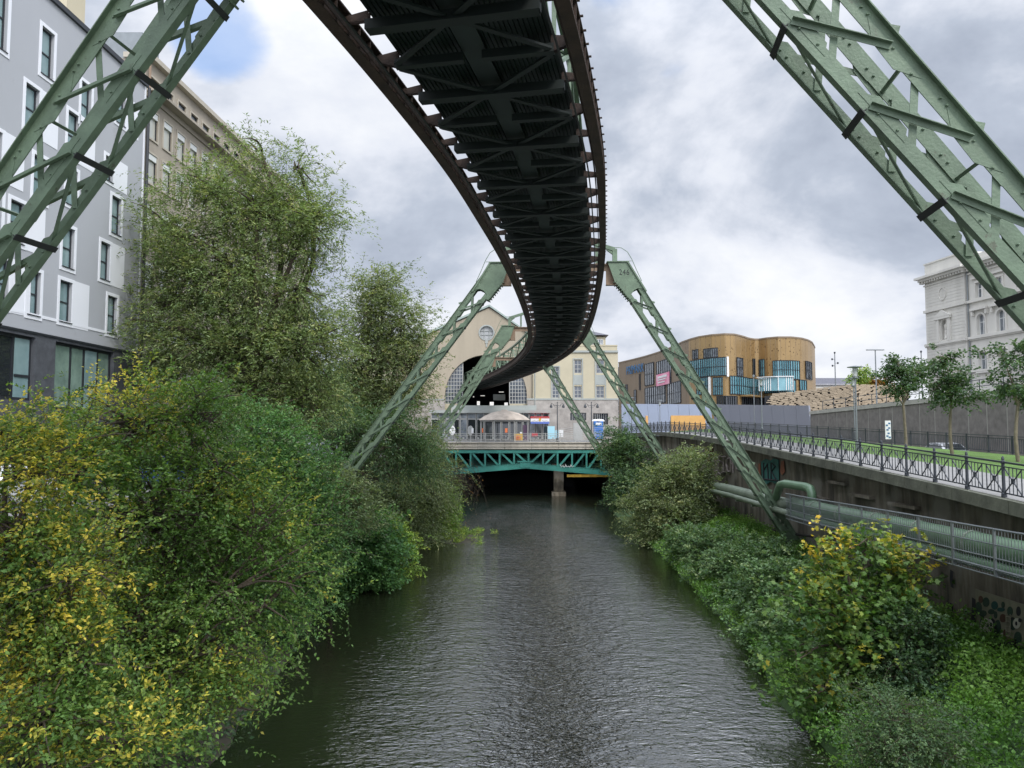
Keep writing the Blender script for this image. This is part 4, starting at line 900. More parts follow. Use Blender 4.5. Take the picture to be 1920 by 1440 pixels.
# dark hall behind
mb = MB(); a0, a1, zb, zt_ = ac - 9, ac + 9, V(768) - 1.5, V(660); y0, y1 = YS + .95, YS + 30
vs = [(a0, y0, zb), (a1, y0, zb), (a1, y0, zt_), (a0, y0, zt_), (a0, y1, zb), (a1, y1, zb), (a1, y1, zt_), (a0, y1, zt_)]
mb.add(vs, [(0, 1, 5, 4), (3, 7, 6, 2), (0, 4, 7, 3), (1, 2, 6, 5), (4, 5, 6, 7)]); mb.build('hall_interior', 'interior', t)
mb = MB(); mb.box((ac - 4.6, YS + 12, V(768) + .3), (3.2, 22, .5)); mb.box((ac + 3.8, YS + 12, V(768) + .3), (4.2, 22, .5)); 
for k in range(6):
    for x in (ac - 5.6, ac + 5.6): mb.box((x, YS + 3 + 4 * k, V(742)), (.3, .3, 6.5))
mb.build('platform', 'greystone', t)
lw = bpy.data.materials.new('lit_station_sign'); lw.use_nodes = True; lb = lw.node_tree.nodes['Principled BSDF']; lb.inputs['Emission Color'].default_value = (1, .97, .9, 1); lb.inputs['Emission Strength'].default_value = .45
M['lit'] = lw
for px, py, ww, hh, yy in ((897, 756, .5, .7, 3), (949, 758, .6, .6, 3), (936, 745, 2.2, 1.1, 9), (922, 762, .7, 1.6, 6), (880, 765, 1.2, .2, 5), (888, 744, .2, .2, 8), (905, 742, .8, .12, 8), (940, 735, .9, .12, 8)):
    mb = MB(); c = at(px, py, YS + yy); mb.box(c, (ww, .06, hh)); mb.build('hall_sign', 'lit' if ww < 1 else 'greystone', t)
# right wing
wing = [fr.P(U(999), zg, .5), fr.P(U(1159), zg, .5), fr.P(U(1159), V(661), .5), fr.P(U(999), V(661), .5)]
holes = []; wins = []
for a, b, c_, d_, kind in ((1035, 1048, 688, 746.5, 'tall'), (1076.5, 1090.5, 675, 700, 'up'), (1117.5, 1133, 675, 700, 'up'), (1076.5, 1090.5, 724, 746.5, 'lo'), (1117.5, 1133, 724, 746.5, 'lo'), (1069, 1099, 774, 788, 'bar'), (1112, 1140, 775, 796, 'bar')):
    q = Fr((0, YS - .5, 0), (1, 0)); r = q.rect(a, b, c_, d_); holes.append([q.P(*p) for p in frect(r)]); wins.append((q, r, kind))
mb = MB(); mb.wall([wing] + holes, (0, .6, 0)); mb.build('wing_wall', 'cream', t)
# stone base as a slab proud of the stucco, with its own openings
q = Fr((0, YS - .5, 0), (1, 0)); bz = q.uv(960, 750)[1]
base = [q.P(q.uv(989, 800)[0], zg, .12), q.P(q.uv(1159.5, 800)[0], zg, .12), q.P(q.uv(1159.5, 800)[0], bz, .12), q.P(q.uv(989, 800)[0], bz, .12)]
mb = MB(); mb.wall([base] + [[p + Vector((0, -.12, 0)) for p in h] for h, w_ in zip(holes, wins) if w_[2] == 'bar'], (0, .11, 0)); mb.build('stone_base', 'travertine', t)
mb = MB(); q.fbox(mb, (q.uv(988, 800)[0], bz, q.uv(1160, 800)[0], bz + .28), .0, .2)
zc = q.uv(960, 661)[1]; q.fbox(mb, (q.uv(998, 800)[0], zc + .0, q.uv(1160, 800)[0], zc + .35), -.3, .25); mb.build('cornice', 'greystone', t)
mb = MB(); z1 = q.uv(960, 649)[1]; q.fbox(mb, (q.uv(998, 800)[0], zc + .36, q.uv(1158.5, 800)[0], z1), -.4, .05); q.fbox(mb, (q.uv(998, 800)[0], z1 + .002, q.uv(1159, 800)[0], z1 + .2), -.5, .12); mb.build('parapet', 'cream', t)
mb = MB(); q.fbox(mb, (q.uv(1005, 800)[0], z1 - 2, q.uv(1140, 800)[0], q.uv(960, 628)[1]), -9, -2.5); 
q2 = Fr((0, YS + 2, 0), (1, 0)); mb.build('penthouse', 'cream', t)
window(q2, q2.rect(1108.5, 1131, 636, 646), t, 'glassmixed', 'whitepaint', -.08, .08, mu=(.2, .4, .6, .8))
mb = MB(); a0, a1 = q2.uv(1003, 800)[0], q2.uv(1142, 800)[0]; zz0, zz1 = q2.uv(960, 629)[1], q2.uv(960, 617)[1]
mb.add([(a0, YS + 1.3, zz0), (a1, YS + 1.3, zz0), (a1, YS + 12, zz0), (a0, YS + 12, zz0), (a0 + 3, YS + 6, zz1 + .6), (a1 - 4.5, YS + 6, zz1 + .6)], [(0, 1, 5, 4), (1, 2, 5), (2, 3, 4, 5), (3, 0, 4), (0, 3, 2, 1)]); mb.build('hipped_roof', 'slateroof', t)
for fr_, r, kind in wins:
    if kind == 'bar':
        f = window(fr_, r, t, 'glassdark', 'darkframe', .3, .06); mb = MB(); n = 7
        for k in range(1, n): mb.bar(fr_.P(r[0] + (r[2] - r[0]) * k / n, r[1], -.1), fr_.P(r[0] + (r[2] - r[0]) * k / n, r[3], -.1), .13, .05)
        mb.build('window_bars', 'greypaint', f)
    else:
        f = window(fr_, r, t, 'glasshall', 'greypaint', .16, .11, mu=(.5,), mv=(.33, .66) if kind != 'tall' else (.12, .24, .36, .48, .6, .72, .85))
for (a, b) in ((1074, 1093), (1115, 1136), (1033, 1050)):                # grey window bays
    lo, hi = (672, 748.5) if a > 1040 else (686, 748.5); r = q.rect(a, b, lo, hi); mb = MB(); e = .16
    q.fbox(mb, (r[0], r[1], r[0] + e, r[3]), .0, .10); q.fbox(mb, (r[2] - e, r[1], r[2], r[3]), .0, .10); q.fbox(mb, (r[0] + e, r[3] - e, r[2] - e, r[3]), .0, .10)
    if a > 1040: u0, v0, u1, v1 = q.rect(a, b, 703, 721.5); q.fbox(mb, (u0 + e, v0, u1 - e, v1), .0, .06)
    mb.build('window_surround', 'greystone', t)
mb = MB(); u0, v0, u1, v1 = q.rect(1075, 1092, 793, 830); q.fbox(mb, (u0, PLZ, u1, v1), .12, .2); mb.build('roller_door', 'greypaint', t)
mb = MB(); mb.tube([q.P(q.uv(1003, 800)[0], zc, .12), q.P(q.uv(1003, 800)[0], zg, .25)], .09, 8); mb.build('downpipe', 'greystone', t)
u0 = U(799); mb = MB(); fr.fbox(mb, (U(600), zg, U(834), V(750)), .02, .14); mb.build('stone_base', 'travertine', t); mb = MB(); fr.fbox(mb, (U(600), V(750), U(833.5), V(748)), .02, .2); mb.build('cornice', 'greystone', t)
mb = MB(); x0, x1 = q.uv(1000, 800)[0], q.uv(1159, 800)[0]; mb.box(((x0 + x1) / 2, YS + 16, (zg + zc) / 2), (x1 - x0, 31, zc - zg)); mb.build('wing_body', 'cream', t)
center(t)

# ------------------------------------------------------------------ grey hotel block (left, near)
gc = Vector((-19.07, 39.0, 0)); gu = Vector((.0194, 1, 0)).normalized(); fr = Fr(gc - gu * 48, gu)
t = thing('grey_building', 'light grey rendered block with white-framed tall windows and a dark slate base', 'building')
UC = 48.0; vb = fr.uv(239, 660)[1]; vt = fr.uv(170, 69)[1]; zg = 5.4
GW = [(79, 95, 47, 139, 0), (-14, 7.5, -52, 82, 0), (48.6, 66, 153, 240, 1), (153, 166, 150, 230, 0), (-22, -4, 235, 322, 1), (128, 142, 205, 290, 1), (219, 230.5, 170, 229, 1), (64, 81, 288, 372, 0), (198, 208, 290, 337, 1), (125, 139, 312, 382, 0), (210, 222, 365, 437, 0), (118, 133, 422, 500, 0), (189, 201, 451, 523, 1), (53, 69, 505, 590, 0), (112.5, 128, 523.6, 603, 1), (202, 214, 553, 625, 0), (-30, -6, 330, 440, 0), (-12, 8, 480, 572, 1), (20, 38, 372, 452, 1)]
wall = [fr.P(0, vb), fr.P(UC, vb), fr.P(UC, vt), fr.P(0, vt)]; holes = []; rs = []
for (a, b, c_, d_, pn) in GW:
    r = fr.rect(a, b + 7 * (b - a) / 14, c_, d_); r = clampr(r, .3, vb + .35, UC - .3, vt - .3); holes.append([fr.P(*p) for p in frect(r)]); rs.append((r, pn))
# more windows nearer to the camera, outside the frame, on the same floors
fl = (vt - vb - .6) / 5
for k in range(8):
    for j in range(4):
        u0 = 3.5 + k * 3.6 + (1.3 if j % 2 else 0)
        if u0 < 24: r = (u0, vb + .75 + j * fl, u0 + 1.05, vb + 2.95 + j * fl); holes.append([fr.P(*p) for p in frect(r)]); rs.append((r, k % 2))
mb = MB(); mb.wall([wall] + holes, fr.n * -.35); mb.build('rendered_wall', 'greywall', t)
for r, pn in rs:
    wl = r[2] - r[0]; g = (r[0], r[1], r[0] + wl * .99, r[3]); f = window(fr, g, t, 'glasscurtain', 'darkframe', .15, .07, mv=(.5,))
    mb = MB(); e = .15; fr.fbox(mb, (r[0] - e, r[1] - e, r[0] - .002, r[3] + e), .002, .03); fr.fbox(mb, (r[2] + .002, r[1] - e, r[2] + e, r[3] + e), .002, .03)
    fr.fbox(mb, (r[0], r[1] - e, r[2], r[1] - .002), .002, .03); fr.fbox(mb, (r[0], r[3] + .002, r[2], r[3] + e), .002, .03)
    if pn: fr.fbox(mb, (r[2] + e, r[1] - e * .9, r[2] + e + 1.15, r[3] + e * .9), .002, .015)
    mb.build('white_surround', 'whitewall', f)
    mb = MB(); fr.fbox(mb, (r[0] - .02, r[1] + .002, r[2] + .02, r[1] + .03), -.2, .07); mb.build('sill', 'darkframe', f)
mb = MB(); v1 = fr.uv(219, 628)[1]; fr.fbox(mb, (0, v1 - .06, UC - .01, v1 + .06), .002, .025); fr.fbox(mb, (UC - .12, vb, UC + .02, vt), .003, .03); mb.build('white_band', 'whitewall', t)
mb = MB(); fr.fbox(mb, (-.1, vt, UC + .1, vt + .22), -.6, .12); mb.build('roof_edge', 'darkframe', t)
mb = MB(); mb.obox(fr.P(UC / 2, (vt + zg) / 2, -8.4), fr.u * (UC / 2 - .02), fr.n * 8.0, Vector((0, 0, (vt - zg) / 2 - .02))); mb.build('block_body', 'greywall', t)
# slate base with wide glazing
BW = [(105, 215, 637, 767, (.30, .52, .76)), (-62, 68, 608, 744, (.35, .72)), (100, 212, 800, 905, (.3, .55, .8)), (-62, 64, 790, 905, (.35, .72)), (222, 240, 660, 661, None)]
wall = [fr.P(0, zg), fr.P(UC + .01, zg), fr.P(UC + .01, vb), fr.P(0, vb)]; holes = []; rs = []
for a, b, c_, d_, mu in BW:
    if mu is None: continue
    r = fr.rect(a, b, c_, d_); r = clampr(r, .4, zg + .25, UC - .4, vb - .15); holes.append([fr.P(*p) for p in frect(r)]); rs.append((r, mu))
u_near = min(r[0] for r, m_ in rs) - 1.6
k = 0
while u_near > 6:
    for (va, vb_) in ((rs[0][0][1], rs[0][0][3]), (zg + .4, zg + 2.2)):
        r = (u_near - 4.6, va, u_near, vb_); 
        if r[0] > 1: holes.append([fr.P(*p) for p in frect(r)]); rs.append((r, (.35, .7)))
    u_near -= 6.2
mb = MB(); mb.wall([wall] + holes, fr.n * -.38); mb.build('slate_base', 'slate', t)
for i, (r, mu) in enumerate(rs):
    window(fr, r, t, 'glassgreen' if i == 0 else 'glassdark', 'darkframe', .2, .12, mu=mu, mv=() if i else ())
    if i < 2:
        g = MB(); a = r[0] + (r[2] - r[0]) * (.54 if i == 0 else .74); b = r[0] + (r[2] - r[0]) * (.74 if i == 0 else .97); fr.fbox(g, (a, r[1] + .12, b, r[3] - .12), -.19, -.17); gg = g.build('curtained_casement', 'glasscurtain', t)
        g = MB(); fr.fbox(g, (a, r[1] + (r[3] - r[1]) * .36, b, r[1] + (r[3] - r[1]) * .36 + .1), -.168, -.13); g.build('transom', 'darkframe', gg)
mb = MB(); fr.fbox(mb, (0, vb - .04, UC, vb + .05), .002, .05); mb.build('drip_strip', 'darkframe', t)
mb = MB(); mb.tube([fr.P(UC + .12, vt, .12), fr.P(UC + .12, zg, .12)], .08, 8); mb.build('downpipe', 'darkframe', t)
# roof plant and guard rail
mb = MB(); mb.box(at(120, -12, 47) + Vector((0, 0, 0)), (1.6, 2, 3.0)); mb.build('roof_housing', 'cream', t)
mb = MB(); e = at(225, 90, 41); mb.box((e.x, 42, e.z), (2.4, 2, 1.8)); mb.build('roof_vent_box', 'galv', t)
mb = MB(); zr_ = vt + .2
for dz in (.55, 1.1): mb.tube([fr.P(30, zr_ + dz, -1.2), fr.P(46.5, zr_ + dz, -1.2), fr.P(46.5, zr_ + dz, -4)], .025, 5)
for k in range(9): mb.tube([fr.P(30 + k * 2.06, zr_, -1.2), fr.P(30 + k * 2.06, zr_ + 1.1, -1.2)], .025, 5)
mb.build('roof_guard_rail', 'galv', t)
center(t)

# ------------------------------------------------------------------ taupe office block (left, behind)
bu = Vector((.047, 1, 0)).normalized(); bo = Vector((at(268, 300, 39.7).x, 39.7, 0)); fr = Fr(bo, bu); L_ = 28
t = thing('office_building', 'taupe stone office block with regular windows and a deep eaves ledge behind the big willow', 'building')
vt = fr.uv(271, 104)[1]; vt2 = fr.uv(486, 305)[1]; zg = 5.4
h_led = fr.uv(278, 170)[1]
u_a = [fr.uv(278, 250)[0], fr.uv(306, 250)[0]]; pit = u_a[1] - u_a[0]; wv = fr.uv(295, 250)[0] - u_a[0]
rows = [(fr.uv(278, 203)[1] + .0, fr.uv(278, 256)[1]), (fr.uv(276, 284)[1], fr.uv(276, 340)[1]), (fr.uv(273, 380)[1], fr.uv(273, 432)[1]), (fr.uv(270, 487)[1], fr.uv(270, 540)[1]), (fr.uv(266, 588)[1], fr.uv(266, 632)[1]), (fr.uv(264, 686)[1], fr.uv(264, 730)[1])]
att = (fr.uv(310, 168)[1], fr.uv(310, 186)[1])
wall = [fr.P(0, zg), fr.P(L_, zg), fr.P(L_, vt), fr.P(0, vt)]; holes = []; rs = []
n = int((L_ - u_a[0]) / pit)
for k in range(n):
    u0 = u_a[0] + k * pit
    for i, (vh, vl) in enumerate(rows):
        r = (u0, vl, u0 + wv, vh); rs.append((r, i)); holes.append([fr.P(*p) for p in frect(r)])
    r = (u0, att[1], u0 + wv, att[0]); rs.append((r, 9)); holes.append([fr.P(*p) for p in frect(r)])
mb = MB(); mb.wall([wall] + holes, fr.n * -.22); mb.build('stone_wall', 'brownwall', t)
for r, i in rs:
    f = window(fr, r, t, 'glasspale' if i < 3 else 'glassmixed', 'darkframe', .09, .06)
    mb = MB(); e = .10; fr.fbox(mb, (r[0] - e, r[1] - e, r[0] - .002, r[3] + e), .002, .05); fr.fbox(mb, (r[2] + .002, r[1] - e, r[2] + e, r[3] + e), .002, .05); fr.fbox(mb, (r[0], r[1] - e, r[2], r[1] - .002), .002, .06); fr.fbox(mb, (r[0], r[3] + .002, r[2], r[3] + e), .002, .05)
    mb.build('surround', 'tanframe', f)
    if i < 9:
        mb = MB(); fr.fbox(mb, (r[0] + .02, r[3] - .32, r[2] - .02, r[3] - .01), -.12, .01)
        if i > 2:
            for k in range(9): fr.fbox(mb, (r[0] + .03, r[3] - .45 - k * .13, r[2] - .03, r[3] - .38 - k * .13), -.12, -.08)
        mb.build('blind', 'roller', f)
mb = MB(); fr.fbox(mb, (0, h_led - .12, L_, h_led + .02), .002, .62); fr.fbox(mb, (0, h_led - .4, L_, h_led - .122), .002, .1); mb.build('eaves_ledge', 'brownwall', t)
mb = MB(); fr.fbox(mb, (-.1, vt, L_ + .1, vt + .28), -1.2, .3); mb.build('roof_edge', 'tanframe', t)
mb = MB(); mb.obox(fr.P(L_ / 2, (vt + zg) / 2, -7.3), fr.u * (L_ / 2 - .01), fr.n * 6.9, Vector((0, 0, (vt - zg) / 2 - .01))); mb.build('block_body', 'brownwall', t)
mb = MB(); mb.tube([fr.P(.18, vt, .14), fr.P(.18, zg, .14)], .07, 8); mb.build('downpipe', 'brown', t)
center(t)
t = thing('office_building', 'pale distant building glimpsed between the two willows', 'building')
mb = MB(); c = at(690, 740, 125); mb.box((c.x, 132, c.z - 2), (9, 12, 14)); mb.build('wall', 'cream', t); mb = MB(); mb.box((c.x, 132, c.z + 5.2), (10, 13, .4)); mb.build('roof', 'slateroof', t)
f5 = Fr((0, 126, 0), (1, 0))
for k in range(3):
    for j in range(3): window(f5, (c.x - 3.4 + k * 2.5, c.z - 6 + j * 3.4, c.x - 2.2 + k * 2.5, c.z - 4.2 + j * 3.4), t, 'glassdark', 'whitepaint', -.06, .08, mu=(.5,))
center(t)

# ------------------------------------------------------------------ quay wall, pipes and gallery
t = thing('quay_wall', 'dark stained river wall under the right-hand walkway, with mossy coping and graffiti', 'wall')
yv = [-40 + 2.0 * i for i in range(70)]; yv = [y for y in yv if y <= 98]
mb = MB(); vs = []
for y in yv: vs += [(qx(y) + .60, y, -1.2), (qx(y) + .48, y, qz(y) - .42), (qx(y) + 1.5, y, qz(y) - .42), (qx(y) + 1.5, y, -1.2)]
mb.add(vs, [(4 * i + j, 4 * i + (j + 1) % 4, 4 * i + 4 + (j + 1) % 4, 4 * i + 4 + j) for i in range(len(yv) - 1) for j in range(4)]); mb.build('wall_face', 'quay', t)
mb = MB(); y = -38
while y < 97:
    y2 = min(y + 1.48, 98); j = random.uniform(-.012, .012)
    vs = [(qx(a) - .12 + b + j, a, qz(a) + c) for a in (y, y2) for b, c in ((0, -.38), (.75, -.405), (.75, -.006), (0, -.01))]
    mb.add(vs, [(0, 1, 5, 4), (1, 2, 6, 5), (2, 3, 7, 6), (3, 0, 4, 7), (0, 3, 2, 1), (4, 5, 6, 7)]); y += 1.5
mb.build('coping', 'coping', t)
wf = lambda y: qx(y) + .46
def on_wall_px(px, py, off=0.0):
    "point on the quay wall face seen at a pixel"
    lo, hi = 5, 97
    for _ in range(40):
        m_ = (lo + hi) / 2; p = at(px, py, m_)
        if p.x < wf(m_): lo = m_
        else: hi = m_
    p = at(px, py, lo); return Vector((wf(lo) - off, p.y, p.z))
def daub(pts, m, off, name, parent, th=.012):
    mb = MB(); q = [on_wall_px(a, b, off) for a, b in pts]; mb.prism(q, (-th, 0, 0)); return mb.build(name, m, parent)
# graffiti
for pts, m in (([(1428, 866), (1437, 860), (1446, 864), (1452, 859), (1461, 862), (1462, 900), (1455, 907), (1446, 903), (1438, 908), (1430, 901)], 'graff_t'), ([(1466, 865), (1471, 864), (1473, 884), (1468, 891), (1464, 885)], 'graff_o'), ([(1423, 870), (1427, 868), (1427, 892), (1423, 894)], 'graff_o')):
    daub(pts, m, .03, 'graffiti', t)
mb = MB()
for st in ([(1434, 868), (1434, 898)], [(1434, 882), (1441, 870), (1443, 898)], [(1448, 868), (1448, 900)], [(1448, 868), (1456, 874), (1449, 884), (1457, 899)], [(1431, 898), (1460, 901)]): mb.tube([on_wall_px(a, b, .06) for a, b in st], .05, 4)
mb.build('graffiti_outline', 'mural_b', t)
mb = MB()
for st in ([(1349, 855), (1349, 878)], [(1349, 856), (1353, 855)], [(1349, 865), (1352, 865)], [(1355, 857), (1362, 856)], [(1358, 857), (1358, 882)], [(1366, 860), (1364, 870), (1366, 884), (1371, 884), (1373, 870), (1371, 859), (1366, 860)], [(1345, 883), (1352, 889), (1360, 884)], [(1376, 862), (1376, 886)], [(1379, 866), (1384, 880)]): mb.tube([on_wall_px(a, b, .05) for a, b in st], .075, 4)
mb.build('graffiti', 'graff_w', t)
mb = MB()
for st in ([(1325, 842), (1331, 850), (1337, 842), (1335, 856), (1328, 862)], [(1323, 852), (1333, 870)]): mb.tube([on_wall_px(a, b, .05) for a, b in st], .09, 4)
mb.build('graffiti', 'graff_r', t)
mb = MB()
for st in ([(1531, 1030), (1536, 1040), (1533, 1052)], [(1541, 1022), (1542, 1036), (1540, 1045)], [(1531, 1032), (1541, 1030)]): mb.tube([on_wall_px(a, b, .05) for a, b in st], .06, 4)
mb.build('graffiti', 'graff_w', t)
# panda mural
mg = daub([(1831, 1104), (1925, 1134), (1925, 1214), (1880, 1206), (1842, 1196), (1834, 1170)], 'mural', .03, 'painted_mural', t)
def blob(cx_, cy_, rx_, ry_, m, off, n=14): daub([(cx_ + rx_ * math.cos(2 * math.pi * i / n), cy_ + ry_ * math.sin(2 * math.pi * i / n)) for i in range(n)], m, off, 'mural_shape', mg)
for a in ((1852, 1129, 6, 9, 'mural_g'), (1868, 1135, 6, 8, 'mural_t'), (1842, 1124, 4, 7, 'mural_n'), (1838, 1140, 6, 12, 'mural_g'), (1846, 1150, 7, 6, 'mural_g'), (1880, 1143, 7, 4, 'mural_t'), (1884, 1134, 3, 6, 'mural_g'), (1870, 1153, 3, 7, 'mural_g'), (1862, 1147, 6, 5, 'mural_g'), (1884, 1159, 6, 8, 'mural_n'), (1897, 1146, 5, 9, 'mural_g'), (1913, 1146, 4, 9, 'mural_b'), (1845, 1172, 4, 20, 'mural_g'), (1874, 1178, 6, 16, 'mural_g'), (1878, 1190, 8, 10, 'mural_g'), (1903, 1170, 6, 12, 'mural_g'), (1912, 1196, 7, 12, 'mural_g'), (1852, 1196, 5, 9, 'mural_b'), (1864, 1196, 5, 10, 'mural_b')): blob(*a, .045)
blob(1851, 1176, 9, 17, 'mural_w', .06); blob(1863, 1178, 10, 20, 'mural_b', .07); blob(1861, 1174, 7, 13, 'mural_w', .085); blob(1859, 1172, 1.6, 4, 'mural_b', .10); blob(1865, 1171, 1.6, 4, 'mural_b', .10); blob(1864, 1181, 1.3, 2, 'mural_b', .10); blob(1863, 1186, 1.5, 1.6, 'mural_b', .10)
blob(1911, 1169, 7, 10, 'mural_w', .06); blob(1911, 1169, 1.8, 4, 'mural_b', .075); blob(1904, 1160, 3, 3, 'mural_b', .075); blob(1918, 1163, 3, 4, 'mural_b', .075)
blob(1884, 1200, 6, 14, 'mural_w', .06); blob(1889, 1192, 3, 12, 'mural_n', .07); blob(1899, 1203, 6, 7, 'graff_o', .06)
mb = MB()
for x_ in (1891, 1899): mb.tube([on_wall_px(x_, 1152, .07), on_wall_px(x_, 1200, .07)], .018, 4)
for k in range(5): mb.tube([on_wall_px(1891, 1156 + k * 9, .07), on_wall_px(1899, 1158 + k * 9, .07)], .018, 4)
mb.build('mural_ladder', 'mural', mg)
p = on_wall_px(1826, 1173, .05); mb = MB(); mb.box(p, (.05, .11, .15)); mb.build('marker_plate', 'whitepaint', t)
for a, b, c_, d_ in ((1783, 1068, 1788, 1103), (1782, 1130, 1788, 1180), (1824, 1120, 1830, 1195)):
    daub([(a, b), (c_, b + 4), (c_ - 1, (b + d_) / 2), (c_ + 1, d_), (a + 1, d_ - 3), (a - 1, (b + d_) / 2)], 'mural_b', .012, 'damp_stain', t)
mb = MB()
for px, py in ((1575, 905), (1620, 930), (1700, 948), (1545, 935)):
    p = on_wall_px(px, py); mb.box(p + Vector((-.05, 0, 0)), (.35, 1.9, .12))
mb.build('ledge_stone', 'quay', t)
center(t)
t = thing('pipeline', 'thick green pipe with a raised square bend, running along the river wall', 'pipe')
def pl(y, z, off=.55): return Vector((qx(y) - off, y, z))
zpipe = lambda y: float(np.interp(y, [-10, 17.6, 36.5, 60], [5.7, 5.15, 4.72, 4.35]))
mb = MB(); mb.tube([pl(y, zpipe(y)) for y in np.linspace(-12, 37.2, 26)], .33, 16); mb.build('pipe_run', 'pipe', t, smooth=True)
mb = MB(); mb.tube([pl(y, zpipe(y) - .45, .75) for y in np.linspace(-12, 37.4, 26)], .16, 10); mb.build('small_pipe', 'pipe', t, smooth=True)
mb = MB(); mb.tube([pl(y, zpipe(y) - .12) for y in np.linspace(38.6, 62, 16)], .30, 12); mb.build('far_pipe_run', 'pipe2', t, smooth=True)
mb = MB(); mb.tube([pl(y, zpipe(y) - .42, .95) for y in np.linspace(37, 62, 16)], .15, 8); mb.build('small_pipe', 'pipe2', t, smooth=True)
mb = MB(); mb.tube([pl(34.6, zpipe(34), .5), pl(34.7, 5.4, .5), pl(34.9, 5.58, .5), pl(35.4, 5.64, .55), pl(37.6, 5.64, .9), pl(38.2, 5.55, .95), pl(39.6, 4.75, .85), pl(39.9, 4.4, .7)], .20, 12); mb.build('raised_bend', 'pipe', t, smooth=True)
for y in np.arange(6, 37, 3.1):
    mb = MB(); mb.lathe((0, 0, 0), [(.36, -.05), (.36, .05)], 16); n_ = 32; seg = mb.v[-n_:]; c = pl(y, zpipe(y)); mb.v[-n_:] = [(c.x + a, c.y + z_, c.z + b) for a, b, z_ in seg]; mb.build('pipe_clamp', 'pipe2', t)
for y in np.arange(40, 62, 4): mb = MB(); mb.box(pl(y, zpipe(y) - .62, .45), (1.2, .18, .10)); mb.build('pipe_support', 'pipe2', t)
center(t)
t = thing('gallery_railing', 'galvanised grille railing of the service gallery in front of the green pipe', 'railing')
gz = lambda y: float(np.interp(y, [-10, 17.6, 36.6], [6.5, 5.75, 5.25])); g = lambda y, dz, off=1.15: Vector((qx(y) - off, y, gz(y) + dz)); yg = np.linspace(3, 36.6, 18)
for dz, rr_ in ((0, .028), (-.38, .018), (-.72, .018), (-1.0, .03), (-1.17, .02)):
    mb = MB(); mb.tube([g(y, dz) for y in yg], rr_, 6); mb.build('rail', 'galv', t)
for y in np.arange(3, 37, 2.05):
    mb = MB(); mb.bar(g(y, -1.17), g(y, .02), .05, .06, (1, 0, 0)); mb.bar(g(y, -1.12), g(y, -1.12, .2), .06, .06); mb.build('post', 'galv', t)
mb = MB()
for y in np.arange(3, 36.6, .13): mb.bar(g(y, -1.17, 1.13), g(y, 0, 1.13), .012, .012, (1, 0, 0))
mb.build('bar_grille', 'galv', t)
mb = MB()
for y in np.arange(3, 36.4, 1.0): mb.bar(g(y, -1.06, 1.1), g(y, -1.06, .1), .9, .02)
mb.build('walkway_grating', 'galv', t); center(t)
for (pp, r0, lab) in (([(1395, 1003), (1430, 996), (1462, 994), (1500, 1001), (1537, 1006)], .10, 'thin dark driftwood trunk lying against the wall behind the numbered support leg'), ([(1852, 1211), (1875, 1214), (1925, 1208)], .14, 'dark fallen log at the foot of the painted mural')):
    t = thing('driftwood_log', lab, 'log'); mb = MB(); mb.tube([on_wall_px(a, b, .35) for a, b in pp], r0, 7, r0 * .6); mb.tube([on_wall_px(*pp[2], .35), on_wall_px(pp[2][0] + 12, pp[2][1] - 9, .45)], r0 * .35, 5, r0 * .1); mb.build('stem', 'log', t); center(t)

# ------------------------------------------------------------------ walkway railing
t = thing('river_railing', 'dark iron railing with diamond panels and ball-topped posts along the walkway edge', 'railing')
y = 4.0; posts = [y]
while y < 96: y += 1.9; posts.append(y)
rp_ = lambda y, z_, o=.12: Vector((qx(y) + o, y, qz(y) + z_))
mb = MB()
for a, b in zip(posts[:-1], posts[1:]):
    for z_, th in ((.95, .05), (.83, .03), (.12, .035)): mb.bar(rp_(a, z_), rp_(b, z_), th, th)
mb.build('rail', 'rail', t)
for y in posts:
    mb = MB(); c = rp_(y, 0); mb.lathe(c, [(.075, 0), (.07, .1), (.045, .13), (.042, .9), (.06, .92), (.06, .98), (.035, 1.0), (.04, 1.05), (.025, 1.10), (.005, 1.12)], 8); mb.build('post', 'rail', t)
for a, b in zip(posts[:-1], posts[1:]):
    mb = MB(); L_ = b - a; q = lambda f_, z_: rp_(a + L_ * f_, z_)
    for f_ in (.44, .56): mb.bar(q(f_, .12), q(f_, .83), .022, .022, (1, 0, 0))
    for s0, s1 in ((.03, .44), (.97, .56)):
        m_ = (s0 + s1) / 2
        mb.bar(q(s0, .80), q(s1, .14), .026, .026, (1, 0, 0)); mb.bar(q(s0, .14), q(s1, .80), .026, .026, (1, 0, 0)); mb.box(q(m_, .47), (.05, .11, .14))
        for f_ in (m_ - (m_ - s0) * .45, m_, m_ + (m_ - s0) * .45): mb.bar(q(f_, .12), q(f_, .83), .018, .018, (1, 0, 0))
    mb.build('diamond_panel', 'rail', t)
center(t)

# ------------------------------------------------------------------ rear fence, retaining wall, lamps, wave fence
t = thing('rear_fence', 'long grey flat-bar fence at the back of the lawn, below the panelled wall', 'fence')
FX = lambda y: float(np.interp(y, [8, 43, 56, 66, 90, 97], [31.6, 28.6, 27.8, 27.1, 25.3, 24.9])); zf = lambda y: fz(y)
yy_ = np.arange(14, 97, 2.0)
mb = MB()
for a, b in zip(yy_[:-1], yy_[1:]):
    for z_ in (.12, .88, 1.02): mb.bar((FX(a), a, zf(a) + z_), (FX(b), b, zf(b) + z_), .04, .045)
mb.build('rail', 'rail', t)
for y in yy_: mb = MB(); mb.box((FX(y), y, zf(y) + .53), (.07, .09, 1.06)); mb.build('post', 'rail', t)
mb = MB()
for y in np.arange(14, 96, .16): mb.box((FX(y), y, zf(y) + .5), (.03, .022, .76))
mb.build('bar_infill', 'rail', t); center(t)
t = thing('retaining_wall', 'tall retaining wall of brown washed-concrete panels with pale joints and capping', 'wall')
